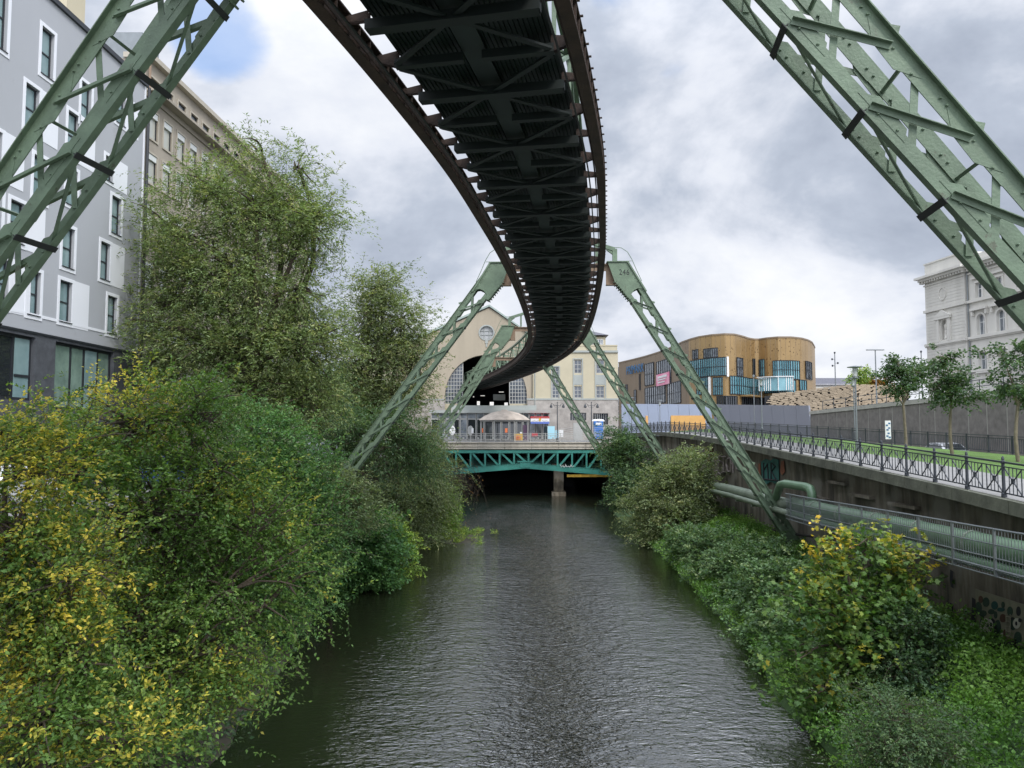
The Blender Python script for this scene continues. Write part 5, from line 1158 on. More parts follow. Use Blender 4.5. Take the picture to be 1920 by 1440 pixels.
wa, wb = Vector((33.6, 14, 0)), Vector((31.0, 80, 0)); WD = (wa - wb).normalized(); fr = Fr(wb, WD); LW = (wa - wb).length
ztop = lambda u: 10.02 + (10.62 - 10.02) * u / 33.0
k = 0; u = 0
while u < LW:
    u2 = min(u + 2.0, LW); y = fr.P(u, 0).y; zb = fz(y) - 1.4; mb = MB()
    mb.add([fr.P(u + .06, zb, .0), fr.P(u2 - .06, zb, .0), fr.P(u2 - .06, ztop(u2), .0), fr.P(u + .06, ztop(u), .0), fr.P(u + .06, zb, -.2), fr.P(u2 - .06, zb, -.2), fr.P(u2 - .06, ztop(u2), -.2), fr.P(u + .06, ztop(u), -.2)], [(0, 1, 2, 3), (4, 7, 6, 5), (0, 3, 7, 4), (1, 5, 6, 2), (3, 2, 6, 7)])
    mb.build('wall_panel', 'wallpanel', t); u += 2.0
mb = MB(); mb.add([fr.P(0, 5.0, -.012), fr.P(LW, 4.5, -.012), fr.P(LW, ztop(LW), -.012), fr.P(0, ztop(0), -.012), fr.P(0, 5.0, -.5), fr.P(LW, 4.5, -.5), fr.P(LW, ztop(LW), -.5), fr.P(0, ztop(0), -.5)], [(0, 1, 2, 3), (0, 3, 7, 4), (3, 2, 6, 7), (1, 5, 6, 2), (4, 7, 6, 5)]); mb.build('joint_backing', 'joint', t)
mb = MB(); mb.add([fr.P(a, ztop(a) + z_, w_) for a in (0, LW) for w_, z_ in ((.08, .01), (.08, .34), (-.6, .34), (-.6, .01))], [(0, 1, 5, 4), (1, 2, 6, 5), (2, 3, 7, 6), (3, 0, 4, 7), (0, 3, 2, 1), (4, 5, 6, 7)]); mb.build('capping', 'capstone', t); center(t)
t = thing('wall_top_railing', 'black railing on top of the brown retaining wall', 'railing'); mb = MB()
for z_ in (.45, .9, 1.35): mb.tube([fr.P(a, ztop(a) + z_, -.9) for a in (1, LW)], .03, 5)
mb.build('rail', 'rail', t); u = 1
while u < LW: mb = MB(); mb.tube([fr.P(u, ztop(u), -.9), fr.P(u, ztop(u) + 1.35, -.9)], .035, 5); mb.build('post', 'rail', t); u += 2.5
center(t)
t = thing('info_panel', 'narrow white panel with blue lettering on the rear fence between lamp and first street tree', 'sign')
y = 50; c = at(1665, 806, y); mb = MB(); mb.box(c, (.36, .05, 1.2)); mb.build('panel_face', 'whitepaint', t); mb = MB()
for k, (a, b) in enumerate(((.1, .42), (-.1, .30), (.08, .12), (-.06, .0), (.02, -.22), (-.08, -.40), (.1, -.48))): mb.box(c + Vector((a * .8, -.035, b)), (.13, .02, .09))
mb.build('blue_marks', 'signblue', t); mb = MB(); mb.box((c.x + .22, y, (c.z + fz(y)) / 2 + .2), (.05, .05, c.z + .6 - fz(y))); mb.build('stand', 'rail', t); center(t)

t = thing('metal_screen_wall', 'tall pale blue-grey metal panel wall in front of the shopping mall', 'wall')
pts = [at(1165, 757, 118), at(1338, 757, 108)]; fr = Fr(pts[0], pts[1] - pts[0]); zt_, zb = at(1165, 757, 118).z, 6.5; LW = (pts[1] - pts[0]).xy.length; n = 9
ztp = lambda u: zt_ + (at(1338, 758, 108).z - zt_) * u / LW
for k in range(n):
    a, b = LW * k / n + .02, LW * (k + 1) / n - .02; mb = MB(); mb.prism([fr.P(a, zb), fr.P(b, zb), fr.P(b - .5, ztp(b)), fr.P(a - .5 if k else a, ztp(a))], fr.n * -.2); mb.build('metal_panel', 'metalwall', t)
center(t)
t = thing('metal_screen_wall', 'dark grey slanted-panel wall right of the big support leg, below the wooden wave fence', 'wall')
pts = [at(1338, 758, 108), at(1522, 758, 86)]; fr = Fr(pts[0], pts[1] - pts[0]); LW = (pts[1] - pts[0]).xy.length; z0_, z1_ = pts[0].z, at(1522, 760, 86).z; ztp = lambda u: z0_ + (z1_ - z0_) * u / LW; n = 9
for k in range(n):
    a, b = LW * k / n + .02, LW * (k + 1) / n - .02; mb = MB(); mb.prism([fr.P(a, zb), fr.P(b, zb), fr.P(b - .6, ztp(b)), fr.P(a - .6 if k else a, ztp(a))], fr.n * -.2); mb.build('metal_panel', 'metalwall2', t)
center(t)
t = thing('site_hoarding', 'bright orange plywood hoarding at the far end of the walkway', 'hoarding')
y = 97.5; mb = MB(); a, b = at(1258, 779, y), at(1322, 779, y); 
mb.box(((a.x + b.x) / 2, y, (a.z + 7.7) / 2), (b.x - a.x, .1, a.z - 7.7)); mb.build('plywood_sheet', 'ply', t)
for k in range(4): mb = MB(); mb.box((a.x + (b.x - a.x) * k / 3, y + .12, (a.z + 7.7) / 2 - .1), (.1, .1, a.z - 7.7)); mb.build('batten', 'woodslat', t)
center(t)
t = thing('wooden_post', 'upright raw timber post where the river railing ends', 'post'); c = at(1212.5, 780, 88); mb = MB(); mb.box((c.x, 88, (c.z + 8.1) / 2), (.26, .26, c.z - 8.1)); mb.box((c.x, 88, c.z + .01), (.2, .2, .04)); mb.build('timber', 'ply', t); center(t)

t = thing('wave_fence', 'curving screen of staggered pale timber blocks with dark gaps, beside the mall', 'fence')
top = [(1435, 740), (1470, 736), (1500, 733), (1550, 726), (1600, 720), (1650, 722), (1705, 727)]
yw = [104, 103, 102, 100, 98, 98, 99]; tp_ = [at(a, b, c_) for (a, b), c_ in zip(top, yw)]; zb = at(1500, 770, 100).z - 1.6; rnd = random.Random(5)
L_ = [0]
for a, b in zip(tp_[:-1], tp_[1:]): L_.append(L_[-1] + (b - a).xy.length)
def wp(u): i = max(0, min(len(L_) - 2, int(np.searchsorted(L_, u) - 1))); f_ = (u - L_[i]) / (L_[i + 1] - L_[i]); return tp_[i].lerp(tp_[i + 1], f_), (tp_[i + 1] - tp_[i]).xy.normalized()
rows_ = 30; mb = MB(); bk = MB()
for r in range(rows_):
    u = rnd.uniform(-.5, 0)
    while u < L_[-1]:
        ln = rnd.uniform(.5, .95); gap = rnd.choice((.02, .02, .02, .22, .30)); 
        if u > 0 and u + ln < L_[-1]:
            p, d = wp(u + ln / 2); h = (p.z - zb) / rows_; z_ = zb + h * (r + .5); dd = Vector((d.x, d.y, 0)); nn = Vector((d.y, -d.x, 0))
            mb.obox(Vector((p.x, p.y, z_)) + nn * rnd.uniform(0, .04), dd * ln / 2, nn * .09, Vector((0, 0, h * .46)))
        u += ln + gap
mb.build('timber_blocks', 'woodslat', t)
for i in range(12): p, d = wp(L_[-1] * i / 11.01); bk.box((p.x + d.y * -.25, p.y + .3, (zb + p.z) / 2 - .15), (.12, .12, p.z - zb - .1))
for i in range(11):
    p, d = wp(L_[-1] * i / 11); q_, d2 = wp(L_[-1] * (i + .999) / 11); bk.prism([(p.x, p.y + .35, zb), (q_.x, q_.y + .35, zb), (q_.x, q_.y + .35, q_.z - .2), (p.x, p.y + .35, p.z - .2)], (0, .05, 0))
bk.build('backing_frame', 'interior', t); center(t)

def disc_lamp(px, py0, Y, zb, lab):
    t = thing('street_lamp', lab, 'street lamp', 'disc-topped street lamps'); c = at(px, py0, Y); mb = MB(); mb.lathe((c.x, Y, zb), [(.10, 0), (.10, .7), (.055, .75), (.045, c.z - zb - .75)], 10); mb.build('pole', 'galv', t)
    mb = MB(); mb.lathe((c.x, Y, c.z - .78), [(.06, 0), (.16, .06), (.16, .14), (.06, .15)], 12); 
    for k in range(4): a = k * math.pi / 2; mb.bar((c.x + .15 * math.cos(a), Y + .15 * math.sin(a), c.z - .66), (c.x + .15 * math.cos(a), Y + .15 * math.sin(a), c.z - .1), .015, .015)
    mb.lathe((c.x, Y, c.z - .12), [(.2, 0), (.44, .03), (.44, .06), (.12, .12), (.02, .14)], 20); h = mb.build('lamp_head', 'galv', t)
    mb = MB(); mb.lathe((c.x, Y, c.z - .62), [(.10, 0), (.12, .48)], 12); mb.build('lamp_glass', 'lampwhite', h); center(t)
disc_lamp(1603, 686, 45, fz(45), 'disc-topped street lamp at the lawn, tallest and nearest of its kind')
disc_lamp(1427, 710, 74, fz(74), 'disc-topped street lamp in front of the gold shop windows')
disc_lamp(1237, 750, 104, 7.0, 'small far disc-topped lamp in front of the pale blue metal wall')
disc_lamp(1600, 708, 62, fz(62), 'disc-topped lamp just behind the nearest one, half hidden by its pole')
disc_lamp(1184, 745, 112, 7.0, 'tiny farthest disc-topped lamp next to the station corner')
for nm, px, py, Y, lab in (('street_lamp', 1641, 657, 84, 'thin T-shaped lamp standing behind the retaining wall'),):
    t = thing(nm, lab, 'street lamp'); c = at(px, py, Y); mb = MB(); mb.tube([(c.x, Y, 10), (c.x, Y, c.z)], .09, 8, .06); mb.build('pole', 'galv', t); mb = MB(); mb.box((c.x, Y, c.z + .05), (1.9, .3, .09)); mb.build('lamp_head', 'galv', t); center(t)
for px, py, Y, zb, lab in ((1565, 663, 100, 10, 'mast with three small spotlights left of the T-shaped lamp'), (1727, 661, 92, 10, 'mast with spotlights right beside the pale stone building')):
    t = thing('spotlight_mast', lab, 'light mast', 'masts with clustered spotlights'); c = at(px, py, Y); mb = MB(); mb.tube([(c.x, Y, zb), (c.x, Y, c.z)], .10, 8, .06); mb.build('pole', 'galv', t)
    for dx, dz in ((-.35, -.75), (.38, -1.25), (.0, .1), (-.32, -1.6)):
        mb = MB(); mb.bar((c.x, Y, c.z + dz), (c.x + dx * .8, Y, c.z + dz), .04, .04); mb.lathe((c.x + dx, Y, c.z + dz - .12), [(.06, 0), (.12, .08), (.12, .22), (.04, .26)], 8); mb.build('spotlight', 'rail', t)
    center(t)
t = thing('lamp_pole', 'slim grey pole in front of the mall entrance', 'pole'); c = at(1413, 708, 96); mb = MB(); mb.tube([(c.x, 96, 8), (c.x, 96, c.z)], .07, 8, .05); mb.lathe((c.x, 96, c.z), [(.06, 0), (.14, .05), (.14, .3), (.03, .36)], 8); mb.build('pole_body', 'galv', t); center(t)

# ------------------------------------------------------------------ shopping mall
t = thing('shopping_mall', 'wavy gold and taupe clad shopping mall with teal windows and big blue lettering', 'shopping mall')
MP = [(1160, 214), (1185, 205), (1210, 196), (1240, 184), (1262, 174), (1280, 165), (1295, 160), (1312, 156), (1335, 153), (1360, 151.5), (1378, 152), (1393, 155), (1405, 158.5), (1415, 160), (1425, 160), (1440, 158), (1460, 156.5), (1485, 156.5), (1505, 158.5), (1518, 162), (1526, 167), (1529, 176)]
mx_ = np.array([m[0] for m in MP], float); my_ = np.array([m[1] for m in MP], float)
def mY(px): return float(np.interp(px, mx_, my_))
def mp_(px, off=0.0):
    p = at(px, 700, mY(px)); a, b = at(px - 3, 700, mY(px - 3)), at(px + 3, 700, mY(px + 3)); d = (b - a).xy; 
    d = d.normalized() if d.length > .01 else Vector((1, 0)); return Vector((p.x + d.y * off, p.y - d.x * off, 0))
ZT2 = at(1370, 628, mY(1370)).z; ZB2 = 8
def mz(px, py): return at(px, py, mY(px)).z
def skin(p0, p1, z0, z1, off, m, name, parent, th=.3, step=4):
    xs = list(np.arange(p0, p1, step)) + [p1]; vs = []
    for x in xs: a = mp_(x, off); b = mp_(x, off - th); vs += [(a.x, a.y, z0), (a.x, a.y, z1), (b.x, b.y, z1), (b.x, b.y, z0)]
    k = len(xs); mb = MB(); mb.add(vs, [(4 * i + j, 4 * i + (j + 1) % 4, 4 * i + 4 + (j + 1) % 4, 4 * i + 4 + j) for i in range(k - 1) for j in range(4)] + [(0, 1, 2, 3), (4 * k - 4, 4 * k - 1, 4 * k - 2, 4 * k - 3)]); return mb.build(name, m, parent)
skin(1160, 1292, ZB2, ZT2, 0, 'taupe', 'taupe_wall', t, 6); skin(1292, 1529, ZB2, ZT2, 0, 'gold', 'gold_wall', t, 6)
skin(1160, 1529, ZT2, ZT2 + .3, .12, 'taupe', 'roof_edge', t, 6)
mb = MB(); vs = [mp_(x, -1) + Vector((0, 0, ZT2 - .3)) for x in np.arange(1162, 1529, 4)]; vs += [Vector((66, 190, ZT2 - .3)), Vector((60, 230, ZT2 - .3)), Vector((40, 235, ZT2 - .3))]; mb.prism(vs, (0, 0, -.2)); mb.build('flat_roof', 'slateroof', t)
sk = MB()
for px in np.arange(1164, 1528, 9.4):
    p = mp_(px, .005); sk.box((p.x, p.y, (ZB2 + ZT2) / 2), (.04, .04, ZT2 - ZB2 - .1))
sk.build('panel_joint', 'taupe', t)
MW = [(1300, 1310, 656, 673, 'glassmixed'), (1321, 1347, 653, 670.5, 'glassmixed'), (1291, 1361.5, 672, 706, 'glassteal'), (1381, 1392, 671, 706, 'glassmixed'), (1411, 1416, 673, 706, 'glassdark'), (1424, 1434, 674, 706, 'glassteal'), (1450, 1498, 676, 711, 'glassteal'), (1510, 1521, 678, 711, 'glassmixed'),
      (1307, 1330, 707.5, 740, 'glassteal'), (1337, 1355, 707.5, 741, 'glassteal'), (1368, 1423, 707.5, 741, 'glassteal'), (1434, 1491, 712.5, 737, 'glassteal'), (1498, 1511, 712.5, 732, 'glassteal'), (1344, 1380, 742.5, 760, 'glassdark'), (1390, 1434, 745, 760, 'glassdark'),
      (1210, 1227, 681, 722, 'glassmixed'), (1232, 1259, 675, 722, 'glassmixed'), (1210, 1248, 724.5, 757, 'glassmixed'), (1252, 1277, 717, 757, 'glassmixed'), (1174, 1177, 721, 746, 'glassdark'), (1189.5, 1193, 731, 756, 'glassmixed'), (1199.5, 1201.5, 701, 731, 'glassdark')]
for a, b, c_, d_, m in MW:
    z1, z0 = mz((a + b) / 2, c_), mz((a + b) / 2, d_); ww = skin(a, b, z0, z1, .10, 'darkframe', 'window', t, .2); skin(a + .5, b - .5, z0 + .12, z1 - .12, .13, m, 'pane', ww, .1)
    mb = MB(); st = 4.0 if b - a > 12 else 3.5
    for x in np.arange(a, b + .1, st): p = mp_(x, .22); mb.box((p.x, p.y, (z0 + z1) / 2), (.10, .22, z1 - z0))
    for z_ in (z0, z1) + (((z0 + z1) / 2,) if z1 - z0 > 3 else ()):
        for x in np.arange(a, b - 1, 4): p, q_ = mp_(x, .16), mp_(min(x + 4, b), .16); mb.bar((p.x, p.y, z_), (q_.x, q_.y, z_), .08, .10)
    mb.build('mullions', 'darkframe', ww)
skin(1361.8, 1364.5, mz(1363, 706.5), mz(1363, 669), .5, 'whitepaint', 'white_fin', t, .5); skin(1330.3, 1333, mz(1331, 741), mz(1331, 706.8), .4, 'whitepaint', 'white_fin', t, .4)
skin(1386, 1432, mz(1400, 745), mz(1400, 742), 2.5, 'gold', 'entrance_canopy', t, 2.5); skin(1440, 1476, mz(1450, 734), mz(1450, 709), 3.0, 'glassteal', 'glass_porch', t, 3); skin(1439, 1477, mz(1450, 709), mz(1450, 707.5), 3.3, 'whitepaint', 'porch_roof', t, 3.4)
mb = MB()
for x in np.arange(1440, 1477, 4): p = mp_(x, 3.05); mb.box((p.x, p.y, (mz(1450, 734) + mz(1450, 709)) / 2), (.12, .12, mz(1450, 709) - mz(1450, 734) - .05))
for py in (717, 725): a, b = mp_(1440, 3.05), mp_(1476, 3.05); mb.bar((a.x, a.y, mz(1450, py)), (b.x, b.y, mz(1450, py)), .1, .1)
mb.build('porch_mullions', 'whitepaint', t)
pk = skin(1233.5, 1258, mz(1246, 722), mz(1246, 700), .45, 'pink', 'pink_banner', t, .1)
for k in range(3):
    mb = MB()
    a, b = mp_(1237, .52), mp_(1254 - 2 * k, .52); mb.bar((a.x, a.y, mz(1246, 706 + k * 5)), (b.x, b.y, mz(1246, 706 + k * 5)), .04, .26 if k else .5)
    mb.build('banner_text_line', 'whitepaint', pk)
a, b = mp_(1176, .3), mp_(1209.5, .3); za, zb_ = mz(1176, 703), mz(1176, 687.5); u = (b - a).normalized()
lt = flat_text('PRIMARK', (zb_ - za) * 1.42, t, 'signblue', Vector((a.x, a.y, za)), u, (0, 0, 1), .05, 1.0, 'lettering')
wd = max((Vector(v.co) - Vector((a.x, a.y, za))).dot(u) for v in lt.data.vertices); k = (b - a).length / wd
for v in lt.data.vertices: d = (Vector(v.co) - Vector((a.x, a.y, za))).dot(u); v.co = Vector(v.co) + u * (d * (k - 1))
center(t)
t = thing('office_building', 'slim grey apartment tower showing between station and mall', 'building')
c = at(1163, 700, 235); mb = MB(); mb.box((c.x, 240, (at(1163, 688, 235).z + 7) / 2), (5, 9, at(1163, 688, 235).z - 7)); mb.build('wall', 'slate', t); f5 = Fr((0, 235.5, 0), (1, 0))
for k in range(4): window(f5, (c.x - 2.2, 24.5 - k * 3.2 - 1.6, c.x + 2.2, 24.5 - k * 3.2), t, 'glassmixed', 'whitepaint', -.1, .12, mu=(.33, .66))
center(t)
t = thing('house', 'low house with a dark hipped roof at the right edge of the mall', 'house'); c = at(1545, 718, 200); zc_ = at(1545, 722, 200).z; mb = MB(); mb.box((c.x + 2, 205, zc_ - 4), (12, 9, 8.6)); mb.build('wall', 'palestone', t)
mb = MB(); x0, x1 = c.x - 5, c.x + 16; mb.add([(x0, 200, zc_), (x1, 200, zc_), (x1, 211, zc_), (x0, 211, zc_), (x0 + 4, 205, zc_ + 2.2), (x1 - 4, 205, zc_ + 2.2)], [(0, 1, 5, 4), (1, 2, 5), (2, 3, 4, 5), (3, 0, 4), (0, 3, 2, 1)]); mb.build('roof', 'slateroof', t)
f5 = Fr((0, 200.4, 0), (1, 0)); window(f5, (c.x - 1, zc_ - 3, c.x + .6, zc_ - 1.2), t, 'glassdark', 'whitepaint', -.1, .1, mu=(.5,)); center(t)

# ------------------------------------------------------------------ palace-like stone building, upper right
t = thing('stone_palace', 'grand pale sandstone neoclassical building on the upper street, top right', 'building')
oP = at(1736, 600, 110); fr = Fr((oP.x, 110, 0), (.107, -1)); zt_ = fr.uv(1732, 528)[1]; zbase = 10.0; LB = 46
ub = fr.uv(1811, 600)[0]; zat = fr.uv(1734, 498)[1]
holes = []; ws = []
cols_ = [(1824, 1838), (1864, 1880), (1905, 1921)]
rc = [fr.rect(1825, 1837, 531, 560), fr.rect(1827.5, 1842, 590, 629), fr.rect(1831, 1846, 660, 697)]
pitc = fr.uv(1864, 600)[0] - fr.uv(1827, 600)[0]
k = 0
while rc[0][0] + k * pitc < LB - 3:
    for i, r in enumerate(rc):
        q = (r[0] + k * pitc, r[1], r[2] + k * pitc, r[3]); ws.append((q, i))
        if i == 0: holes.append([fr.P(*p) for p in frect(q)])
        else:
            rad_ = (q[2] - q[0]) / 2; cc = (q[0] + q[2]) / 2; holes.append([fr.P(q[0], q[1]), fr.P(q[2], q[1])] + [fr.P(cc + rad_ * math.cos(math.pi * j / 10), q[3] - rad_ + rad_ * math.sin(math.pi * j / 10)) for j in range(11)])
    k += 1
rn = fr.rect(1764, 1777, 604, 638); niche = [fr.P(rn[0], rn[1]), fr.P(rn[2], rn[1])] + [fr.P((rn[0] + rn[2]) / 2 + (rn[2] - rn[0]) / 2 * math.cos(math.pi * j / 8), rn[3] - .5 + (rn[2] - rn[0]) / 2 * math.sin(math.pi * j / 8)) for j in range(9)]
mb = MB(); mb.wall([[fr.P(ub, zbase, -.35), fr.P(LB, zbase, -.35), fr.P(LB, zt_, -.35), fr.P(ub, zt_, -.35)]] + [[p - fr.n * .35 for p in h] for h in holes], fr.n * -.5); mb.build('main_wall', 'palestone', t)
mb = MB(); mb.wall([[fr.P(0, zbase), fr.P(ub, zbase), fr.P(ub, zt_), fr.P(0, zt_)], niche], fr.n * -.8); mb.build('corner_pavilion_wall', 'palestone', t)
mb = MB(); mb.obox(fr.P(LB / 2, (zt_ + zbase) / 2, -8.6), fr.u * (LB / 2 - .02), fr.n * 7.6, Vector((0, 0, (zt_ - zbase) / 2 - .02))); mb.build('block_body', 'palestone', t)
mb = MB()                                               # ashlar courses as thin raised joints
nz = 46
for k in range(nz):
    z_ = zbase + (zt_ - zbase) * (k + .5) / nz
    fr.fbox(mb, (.25, z_ - .14, ub - .3, z_ + .12), .002, .03) if not (rn[1] - .3 < z_ < rn[3] + 1.6) else (fr.fbox(mb, (.25, z_ - .14, rn[0] - .7, z_ + .12), .002, .03), fr.fbox(mb, (rn[2] + .7, z_ - .14, ub - .3, z_ + .12), .002, .03))
mb.build('ashlar_courses', 'palestone', t)
def band(py, h, pr, name='string_course'):
    z_ = fr.uv(1737, py)[1]; mb = MB(); fr.fbox(mb, (-.15, z_ - h, ub + .15, z_), .002, pr); fr.fbox(mb, (ub + .15, z_ - h, LB, z_), -.35, pr - .30); return mb.build(name, 'palestone', t)
band(583, .35, .28); band(646, .35, .28); band(650.5, .18, .15); band(704, .25, .2); band(535, .2, .15)
mb = MB(); fr.fbox(mb, (-.5, zt_ - .15, ub + .5, zt_ + .18), -.1, .75); fr.fbox(mb, (-.8, zt_ + .182, ub + .8, zt_ + .5), -.3, 1.15); fr.fbox(mb, (ub + .5, zt_ - .15, LB, zt_ + .18), -.4, .4); fr.fbox(mb, (ub + .8, zt_ + .182, LB, zt_ + .5), -.6, .8); mb.build('cornice', 'palestone', t)
mb = MB(); u = -.4
while u < LB: w_ = .0 if u < ub + .4 else -.35; fr.fbox(mb, (u, zt_ - .45, u + .26, zt_ - .152), w_ + .003, w_ + .6); u += .55
mb.build('dentils', 'palestone', t)
mb = MB(); fr.fbox(mb, (.1, zt_ + .502, ub - .1, zat), -3, .0); fr.fbox(mb, (-.05, zat + .002, ub + .05, zat + .2), -3, .12); fr.fbox(mb, (ub, zt_ + .502, LB, zat - .6), -3, -.4); mb.build('attic', 'palestone', t)
for q, i in ws:
    f = window(Fr(fr.P(0, 0, -.35), fr.u), q, t, 'glassmixed', 'whitepaint', .32, .10, mu=(.5,), mv=(.62,)); mb = MB(); e = .28; w0, w1 = -.348, -.22
    if i == 0: 
        for rr_ in ((q[0] - e, q[1], q[0] - .01, q[3]), (q[2] + .01, q[1], q[2] + e, q[3]), (q[0] - e, q[3] + .01, q[2] + e, q[3] + .3)): fr.fbox(mb, rr_, w0, w1)
        fr.fbox(mb, (q[0] - .6, q[3] + .55, q[2] + .6, q[3] + .8), w0, .0)
    else:
        rad_ = (q[2] - q[0]) / 2; cc = (q[0] + q[2]) / 2; zz = q[3] - rad_
        for rr_ in ((q[0] - e, q[1], q[0] - .01, zz), (q[2] + .01, q[1], q[2] + e, zz)): fr.fbox(mb, rr_, w0, w1)
        for j in range(10):
            a0_, a1_ = math.pi * j / 10, math.pi * (j + 1) / 10; mb.bar(fr.P(cc + (rad_ + .15) * math.cos(a0_), zz + (rad_ + .15) * math.sin(a0_), -.28), fr.P(cc + (rad_ + .15) * math.cos(a1_), zz + (rad_ + .15) * math.sin(a1_), -.28), .26, .13, fr.n)
        if i == 1: fr.fbox(mb, (q[0] - .8, q[3] + .55, q[2] + .8, q[3] + .85), w0, .15); fr.fbox(mb, (q[0] - .7, q[3] - .1, q[0] - .42, q[3] + .54), w0, .05); fr.fbox(mb, (q[2] + .42, q[3] - .1, q[2] + .7, q[3] + .54), w0, .05)
    fr.fbox(mb, (q[0] - .35, q[1] - .22, q[2] + .35, q[1] - .01), w0, -.05); mb.build('stone_surround', 'palestone', f)
# niche with statue
mb = MB(); fr.fbox(mb, (rn[0] - .65, rn[1] - .3, rn[0] - .15, rn[3] + .35), .003, .28); fr.fbox(mb, (rn[2] + .15, rn[1] - .3, rn[2] + .65, rn[3] + .35), .003, .28); fr.fbox(mb, (rn[0] - .9, rn[3] + .352, rn[2] + .9, rn[3] + .7), .003, .4)
cn = (rn[0] + rn[2]) / 2; mb.prism([fr.P(rn[0] - 1, rn[3] + .7, .003), fr.P(rn[2] + 1, rn[3] + .7, .003), fr.P(cn, rn[3] + 1.6, .003)], fr.n * .42); mb.build('aedicule', 'palestone', t)
mb = MB(); fr.fbox(mb, (rn[0], rn[1], rn[2], rn[3] - .01), -.79, -.70); mb.build('niche_back', 'palestone', t)
ring = MB(); rcn = fr.uv(1767, 551); 
for j in range(24):
    a0_, a1_ = 2 * math.pi * j / 24, 2 * math.pi * (j + 1) / 24; ring.bar(fr.P(rcn[0] + .75 * math.cos(a0_), rcn[1] + .85 * math.sin(a0_), .06), fr.P(rcn[0] + .75 * math.cos(a1_), rcn[1] + .85 * math.sin(a1_), .06), .16, .12, fr.n)
ring.build('medallion', 'palestone', t)
mb = MB(); mb.tube([fr.P(ub + .25, zt_, -.2), fr.P(ub + .25, zbase, -.2)], .09, 8); mb.build('downpipe', 'galv', t)
center(t)
t = thing('statue', 'small pale robed stone figure standing in the wall niche', 'statue')
c = fr.P(cn, rn[1], -.35); mb = MB(); mb.lathe(c, [(.38, 0), (.38, .3), (.30, .32), (.33, .8), (.26, 1.4), (.30, 1.75), (.34, 2.05), (.16, 2.25), (.10, 2.32), (.15, 2.42), (.16, 2.55), (.10, 2.7), (.01, 2.74)], 10)
mb.tube([c + Vector((0, 0, 2.05)) + fr.u * .3, c + Vector((0, 0, 1.6)) + fr.u * .42, c + Vector((0, 0, 1.45)) + fr.n * .25], .08, 6); mb.build('figure', 'palestone', t, smooth=True); center(t)

# ------------------------------------------------------------------ trees, bushes, ground cover
def plant(name, label, cat, lobes, m, base, trunk_r, ntw, lpt, bark='bark', nlimb=60, split=.35, group=None, stems=True, twig_r=.008, trunk_name='trunk', **kw):
    t = thing(name, label, cat, group)
    st = ('bark', kw.pop('stem_every', 3), twig_r) if stems else None
    S0, idx = crown('crown', lobes, m, t, ntw, lpt, stems=st, **kw)
    if base is not None: limbs(base, lobes, S0, idx, t, trunk_r, bark, nlimb, split=split, name=trunk_name)
    center(t); return t
LB_ = lambda L: [lobe(*l) for l in L]
def ground_pt(px, Y, z): return (at(px, 700, Y).x, Y, z)
# the two turning trees in the lower left corner
left_yel = lambda P: .20 * np.clip((-P[:, 0] - 5.6) / 3.2, -.6, .8) + .22 * np.sin(P[:, 0] * 2.3 + 1) * np.sin(P[:, 2] * 1.9) * 1.2
plant('hornbeam_tree', 'hornbeam turning yellow at the left edge of the picture, leaves mostly golden', 'tree',
      LB_([(60, 880, 13.5, 70, 110), (40, 1010, 13, 90, 110), (130, 1080, 13, 110, 110), (50, 1190, 13, 100, 110), (150, 1230, 12.5, 110, 100), (90, 1340, 12, 130, 100), (230, 1400, 12, 110, 60), (20, 760 + 60, 14, 45, 50)]),
      'l_yellow', ground_pt(100, 13, 1.6), .13, 2300, 15, nlimb=160, tw=.75, leaf=(.085, .048), droop=.16, upb=.15, tint=(.25, .27), yel=left_yel, rough=.3, clu=20, cr=.55, outer=1.3, zmin=.3, twig_r=.006)
plant('hornbeam_tree', 'broad bushy hornbeam, green with scattered yellow leaves, leaning over the left water edge', 'tree',
      LB_([(250, 800, 18, 110, 100), (150, 860, 18, 90, 120), (360, 790, 18.5, 75, 90), (400, 900, 18, 110, 110), (280, 980, 17.5, 150, 130), (470, 1000, 17.5, 95, 90), (420, 1110, 17, 140, 100), (250, 1180, 16.5, 150, 130), (490, 1140, 17, 70, 55), (310, 1270, 16, 130, 80), (420, 1290, 16.3, 60, 30), (210, 1350, 15.5, 120, 90), (290, 1380, 15.5, 45, 50), (540, 1090, 17.5, 45, 50), (500, 1290, 16.2, 36, 12), (470, 1215, 16.8, 50, 35), (370, 1230, 16.2, 70, 60)]),
      'l_yellow', ground_pt(250, 17, 2.0), .2, 5500, 15, nlimb=320, tw=.95, leaf=(.095, .052), droop=.16, upb=.12, tint=(.22, .20), yel=lambda P: .30 * np.sin(P[:, 0] * 1.1 + 2.0) * np.sin(P[:, 2] * 1.3 + P[:, 1]) + .28 * np.clip((-P[:, 0] - 8.2) / 2, -.6, .6), rough=.28, clu=22, cr=.55, outer=1.3, zmin=.3, twig_r=.007)
